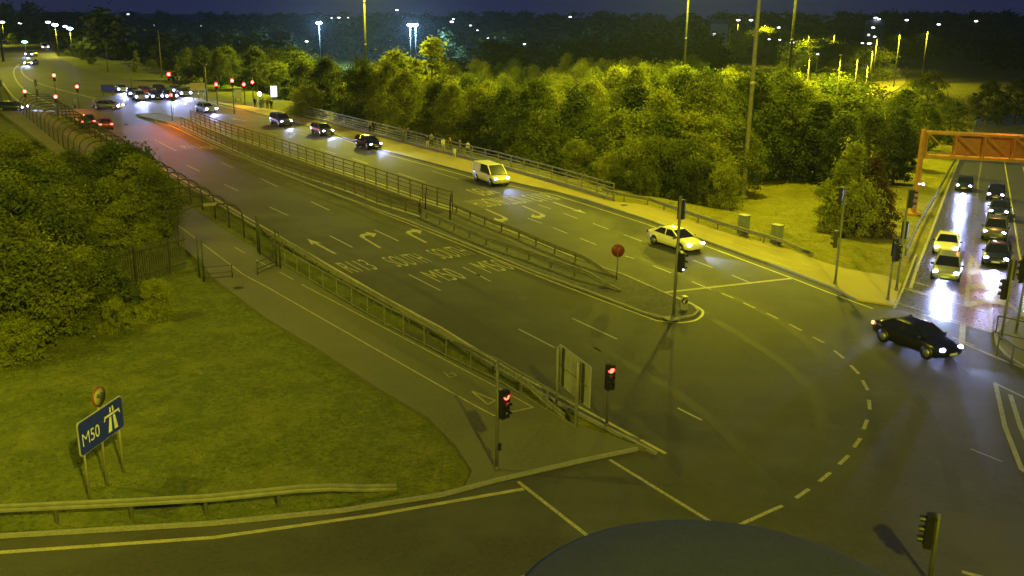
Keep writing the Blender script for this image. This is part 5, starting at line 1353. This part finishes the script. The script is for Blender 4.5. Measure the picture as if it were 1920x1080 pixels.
# right side conifers and the isolated group on the grass
gK = 'trees between the mast and the gantry'
RG = [('broad1', 1440, 205, 117, None, 1.1, 'dark leafy tree right of the thickest mast'), ('broad3', 1480, 195, 119, M_LEAFD, 1.1, 'dark tree beside the conifer at the wood edge'), ('conifer1', 1545, 180, 117, M_LEAFD, 1.9, 'broad dark conifer in front of the curving road'),
      ('broad4', 1585, 215, 112, M_LEAFD, 1.0, 'dark tree right of the broad conifer'), ('broad0', 1640, 205, 118, M_LEAFD, 1.0, 'dark round tree below the curving road'), ('broad5', 1690, 215, 122, M_LEAFD, 1.0, 'dark tree behind the gantry leg'), ('broad2', 1510, 232, 117, None, .95, 'leafy tree low at the wood edge under the conifer'),
      ('broad1', 1430, 235, 114, None, .9, 'leafy tree directly right of the thickest mast foot'), ('broad0', 1470, 245, 116, M_LEAFD, .9, 'dark leafy tree at the edge of the lit grass'), ('broad5', 1735, 190, 160, None, 1.2, 'leafy tree seen through the gantry, left'), ('broad2', 1860, 150, 235, M_LEAFD, 1.4, 'far dark tree where the slip road bends out of sight'), ('broad4', 1915, 145, 240, M_LEAFD, 1.4, 'far dark tree at the right edge beyond the gantry'), ('broad3', 1790, 180, 190, M_LEAFD, 1.2, 'dark tree far down the slip road'), ('broad4', 1700, 165, 170, None, 1.2, 'leafy tree beyond the gantry leg top'), ('broad0', 1745, 130, 230, None, 1.3, 'tall far tree behind the gantry truss'), ('broad2', 1690, 200, 140, M_LEAFD, 1.2, 'dark tree between the curving road and the gantry')]
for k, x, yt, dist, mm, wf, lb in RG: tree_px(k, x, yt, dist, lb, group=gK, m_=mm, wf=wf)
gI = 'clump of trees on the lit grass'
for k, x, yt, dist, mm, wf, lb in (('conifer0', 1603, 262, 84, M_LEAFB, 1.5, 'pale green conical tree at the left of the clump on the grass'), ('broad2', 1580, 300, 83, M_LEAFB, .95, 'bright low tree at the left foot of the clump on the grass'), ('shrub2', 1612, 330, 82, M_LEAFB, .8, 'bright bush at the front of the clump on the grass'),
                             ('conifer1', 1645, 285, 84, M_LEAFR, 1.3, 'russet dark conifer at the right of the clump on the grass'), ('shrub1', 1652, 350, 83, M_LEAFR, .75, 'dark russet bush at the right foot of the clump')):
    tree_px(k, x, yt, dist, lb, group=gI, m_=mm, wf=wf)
# --- left foreground thicket
gL = 'leafy trees of the left thicket'
LF = [(30, 300, 72), (80, 285, 78), (130, 280, 84), (180, 278, 86), (225, 268, 84), (255, 285, 80), (282, 312, 77), (0, 330, 64), (50, 345, 65), (100, 335, 69), (150, 330, 72), (200, 330, 73), (225, 345, 70), (228, 370, 68), (-30, 390, 56), (20, 405, 57), (70, 395, 61), (115, 400, 62), (160, 390, 65), (190, 405, 64),
      (0, 450, 53), (50, 470, 54), (100, 465, 56), (150, 460, 58), (175, 470, 58), (20, 250, 92), (60, 262, 96), (-40, 290, 70), (-60, 330, 62), (-20, 240, 95)]
for i, (x, yt, dist) in enumerate(LF):
    k = BR[i % 6] if i % 4 else 'shrub%d' % (i % 3)
    tree_px(k, x, yt, dist, 'round leafy tree of the dense thicket at the left edge', group=gL, m_=(None, M_LEAFB, None, M_LEAFB)[(i * 7) % 4], wf=1.35 if k[0] == 'b' else 1.0)
for k, x, yb, yt, lb, wf in (('shrub0', 288, 596, 523, 'bright small shrub at the corner of the lit verge beside the footpath', .75), ('shrub1', 212, 617, 562, 'small thin shrub between the bright one and the thicket', .8), ('shrub2', 22, 676, 594, 'rounded shrub with a dark shadow at the left edge of the verge', 1.0), ('shrub0', 90, 590, 520, 'low bush under the left trees by the palisade', 1.2)):
    tree_b(k, x, yb, yt, lb, name='shrub', cat='shrub', m_=M_LEAFB if x != 90 else None, wf=wf)
# --- trees around the far junction and the dark belts behind
gD = 'dark trees beyond the far junction'
FD = [(150, 84, 300), (125, 92, 330), (170, 98, 280), (190, 60, 620), (225, 52, 620), (262, 30, 600), (300, 18, 600), (330, 28, 600), (200, 100, 320), (235, 110, 290), (275, 105, 270), (310, 110, 260), (340, 115, 250), (370, 100, 270), (400, 100, 240), (430, 95, 240), (470, 92, 245), (510, 88, 250), (545, 82, 260),
      (350, 60, 360), (400, 55, 380), (450, 62, 360), (500, 66, 400), (530, 62, 420), (20, 62, 420), (50, 66, 430), (75, 70, 430), (180, 40, 700), (150, 45, 700), (560, 92, 210), (520, 115, 205), (480, 120, 210), (440, 118, 212), (400, 122, 212), (350, 128, 215)]
for i, (x, yt, dist) in enumerate(FD):
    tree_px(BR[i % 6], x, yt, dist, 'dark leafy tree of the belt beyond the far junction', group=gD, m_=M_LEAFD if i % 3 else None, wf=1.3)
tree_px('conifer1', 253, 93, 250, 'small pale conical tree standing clear of the dark belt', m_=M_LEAFB, wf=1.3)
tree_px('shrub1', 284, 112, 255, 'yellowish bush right of the pale conical tree', name='bush', cat='bush', wf=1.0)
tree_px('shrub2', 575, 155, 152, 'yellow green bush at the near end of the parapet', name='bush', cat='bush', m_=M_LEAFB, wf=1.0)
tree_px('broad1', 600, 150, 156, 'leafy tree behind the near end of the parapet', m_=M_LEAFD, wf=1.0)
# far dark woods: one mass of tree tops to the horizon
far_crown = crown_mesh('far_trees', 9, 9, 300, .55, 30, 40, 'round', .05, M_LEAFD)
mbv = []; mbf = []; tints = []
src_v = [tuple(v.co) for v in far_crown.vertices]; src_f = [tuple(p_.vertices) for p_ in far_crown.polygons][::2]
for i in range(760):
    x = RND.uniform(-60, 1980); dist = (330 + 1100 * RND.random() ** 1.6) if i < 520 else RND.uniform(900, 1500)
    q = at(x, 60, dist); g = terrain(q.x, q.y); h = RND.uniform(8, 17) if i < 520 else max(6, at(x, RND.uniform(20, 31), dist).z - g); s = h / 9; wv = s * RND.uniform(1.2, 2.2)
    if dist < 480 and 540 < x < 820: continue
    if dist < 560 and 1350 < x < 1900: continue
    if dist < 480 and x < 130: continue
    ca, sa = math.cos(i), math.sin(i); o = len(mbv)
    mbv += [((a * ca - b * sa) * wv + q.x, (a * sa + b * ca) * wv + q.y, c * s + g - .5) for a, b, c in src_v]
    mbf += [tuple(k + o for k in f) for f in src_f]; tints += [RND.random() * .6] * len(src_f)
me = bpy.data.meshes.new('far_woods'); me.from_pydata(mbv, [], mbf); me.materials.append(M_LEAFD)
a_ = me.attributes.new('tint', 'FLOAT', 'FACE'); a_.data.foreach_set('value', tints); me.update()
o = bpy.data.objects.new('far_woods', me); COL.objects.link(o); o['kind'] = 'stuff'; o['label'] = 'dark far woods and hedges reaching to the horizon'; o['category'] = 'woods'
# lit scrub along the curving road at the right
sc_v, sc_f, sc_t = [], [], []
src = KIND['shrub0'][0]; sv = [tuple(v.co) for v in src.vertices]; sf = [tuple(p_.vertices) for p_ in src.polygons][::5]
bpy.data.meshes.remove(far_crown)
gSc = 'scrub along the curving road'
for i, (x, yt, dist) in enumerate([(1415, 52, 560), (1440, 52, 540), (1450, 58, 520), (1475, 60, 500), (1500, 66, 470), (1525, 66, 450), (1550, 76, 430), (1575, 82, 410), (1600, 82, 400), (1625, 88, 370), (1530, 140, 215), (1550, 145, 205), (1580, 140, 225)]):
    tree_px('shrub%d' % (i % 3), x, yt, dist, 'patch of yellow lit scrub along the curving road at the right', name='bush', cat='bush', group=gSc, wf=1.8, m_=M_LEAFB if i < 10 else None)

# rough grass tufts on the two lit verges (nobody could count them)
def tufts(name, poly, n, label, seed):
    rnd = random.Random(seed); V = []; Fc = []
    xs = [p.x for p in poly]; ys = [p.y for p in poly]
    def inside(x, y):
        c = False; j = len(poly) - 1
        for i_ in range(len(poly)):
            a, b = poly[i_], poly[j]
            if (a.y > y) != (b.y > y) and x < (b.x - a.x) * (y - a.y) / (b.y - a.y) + a.x: c = not c
            j = i_
        return c
    k = 0
    while k < n:
        x, y = rnd.uniform(min(xs), max(xs)), rnd.uniform(min(ys), max(ys))
        if not inside(x, y): continue
        if math.sin(x * .9 + 1.3 * math.sin(y * .7)) * math.sin(y * .8 + math.sin(x * .6)) < rnd.uniform(-1.0, .4): k += .3; continue
        k += 1; z = terrain(x, y) - .1
        for b in range(3):
            a = rnd.uniform(0, 6.28); h = rnd.uniform(.03, .07); w_ = rnd.uniform(.02, .05); ox, oy = x + rnd.gauss(0, .04), y + rnd.gauss(0, .04); o = len(V)
            V += [(ox - w_ * math.cos(a), oy - w_ * math.sin(a), z), (ox + w_ * math.cos(a), oy + w_ * math.sin(a), z), (ox + rnd.gauss(0, .05), oy + rnd.gauss(0, .05), z + h)]; Fc.append((o, o + 1, o + 2))
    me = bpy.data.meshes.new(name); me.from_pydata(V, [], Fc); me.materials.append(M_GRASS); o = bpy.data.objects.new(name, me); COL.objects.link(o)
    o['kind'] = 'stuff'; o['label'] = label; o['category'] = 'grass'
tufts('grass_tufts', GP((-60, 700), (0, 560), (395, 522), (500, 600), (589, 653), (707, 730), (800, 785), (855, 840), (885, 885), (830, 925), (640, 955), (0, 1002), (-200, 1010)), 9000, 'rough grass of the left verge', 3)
tufts('grass_tufts', TP((1240, 385), (1262, 350), (1420, 330), (1560, 320), (1700, 300), (1760, 300), (1700, 420), (1672, 515), (1560, 495), (1400, 445)), 5000, 'rough grass of the right verge', 4)

# night air: one closed box of even, thin haze round the scene
hm = bpy.data.materials.new('night_haze'); hm.use_nodes = True; hn = hm.node_tree; hn.nodes.clear()
ho = hn.nodes.new('ShaderNodeOutputMaterial'); hv = hn.nodes.new('ShaderNodeVolumePrincipled')
hv.inputs['Color'].default_value = (.55, .7, 1, 1); hv.inputs['Density'].default_value = 0.00011; hv.inputs['Anisotropy'].default_value = 0.2
hn.links.new(hv.outputs[0], ho.inputs['Volume'])
mb = MB(); mb.box((0, 0, 0), (2, 2, 2)); hz = mb.build('haze', hm)
zlo_ = min(terrain(3000, 3400), terrain(XS[-1], YS[-1]), -60) - 2; ext = max(abs(XS[0]), abs(XS[-1]), abs(YS[0]), abs(YS[-1])) + 50
hz.location = (0, 0, (zlo_ + 46) / 2); hz.scale = (ext, ext, (46 - zlo_) / 2); hz['kind'] = 'stuff'; hz['label'] = 'thin night haze'
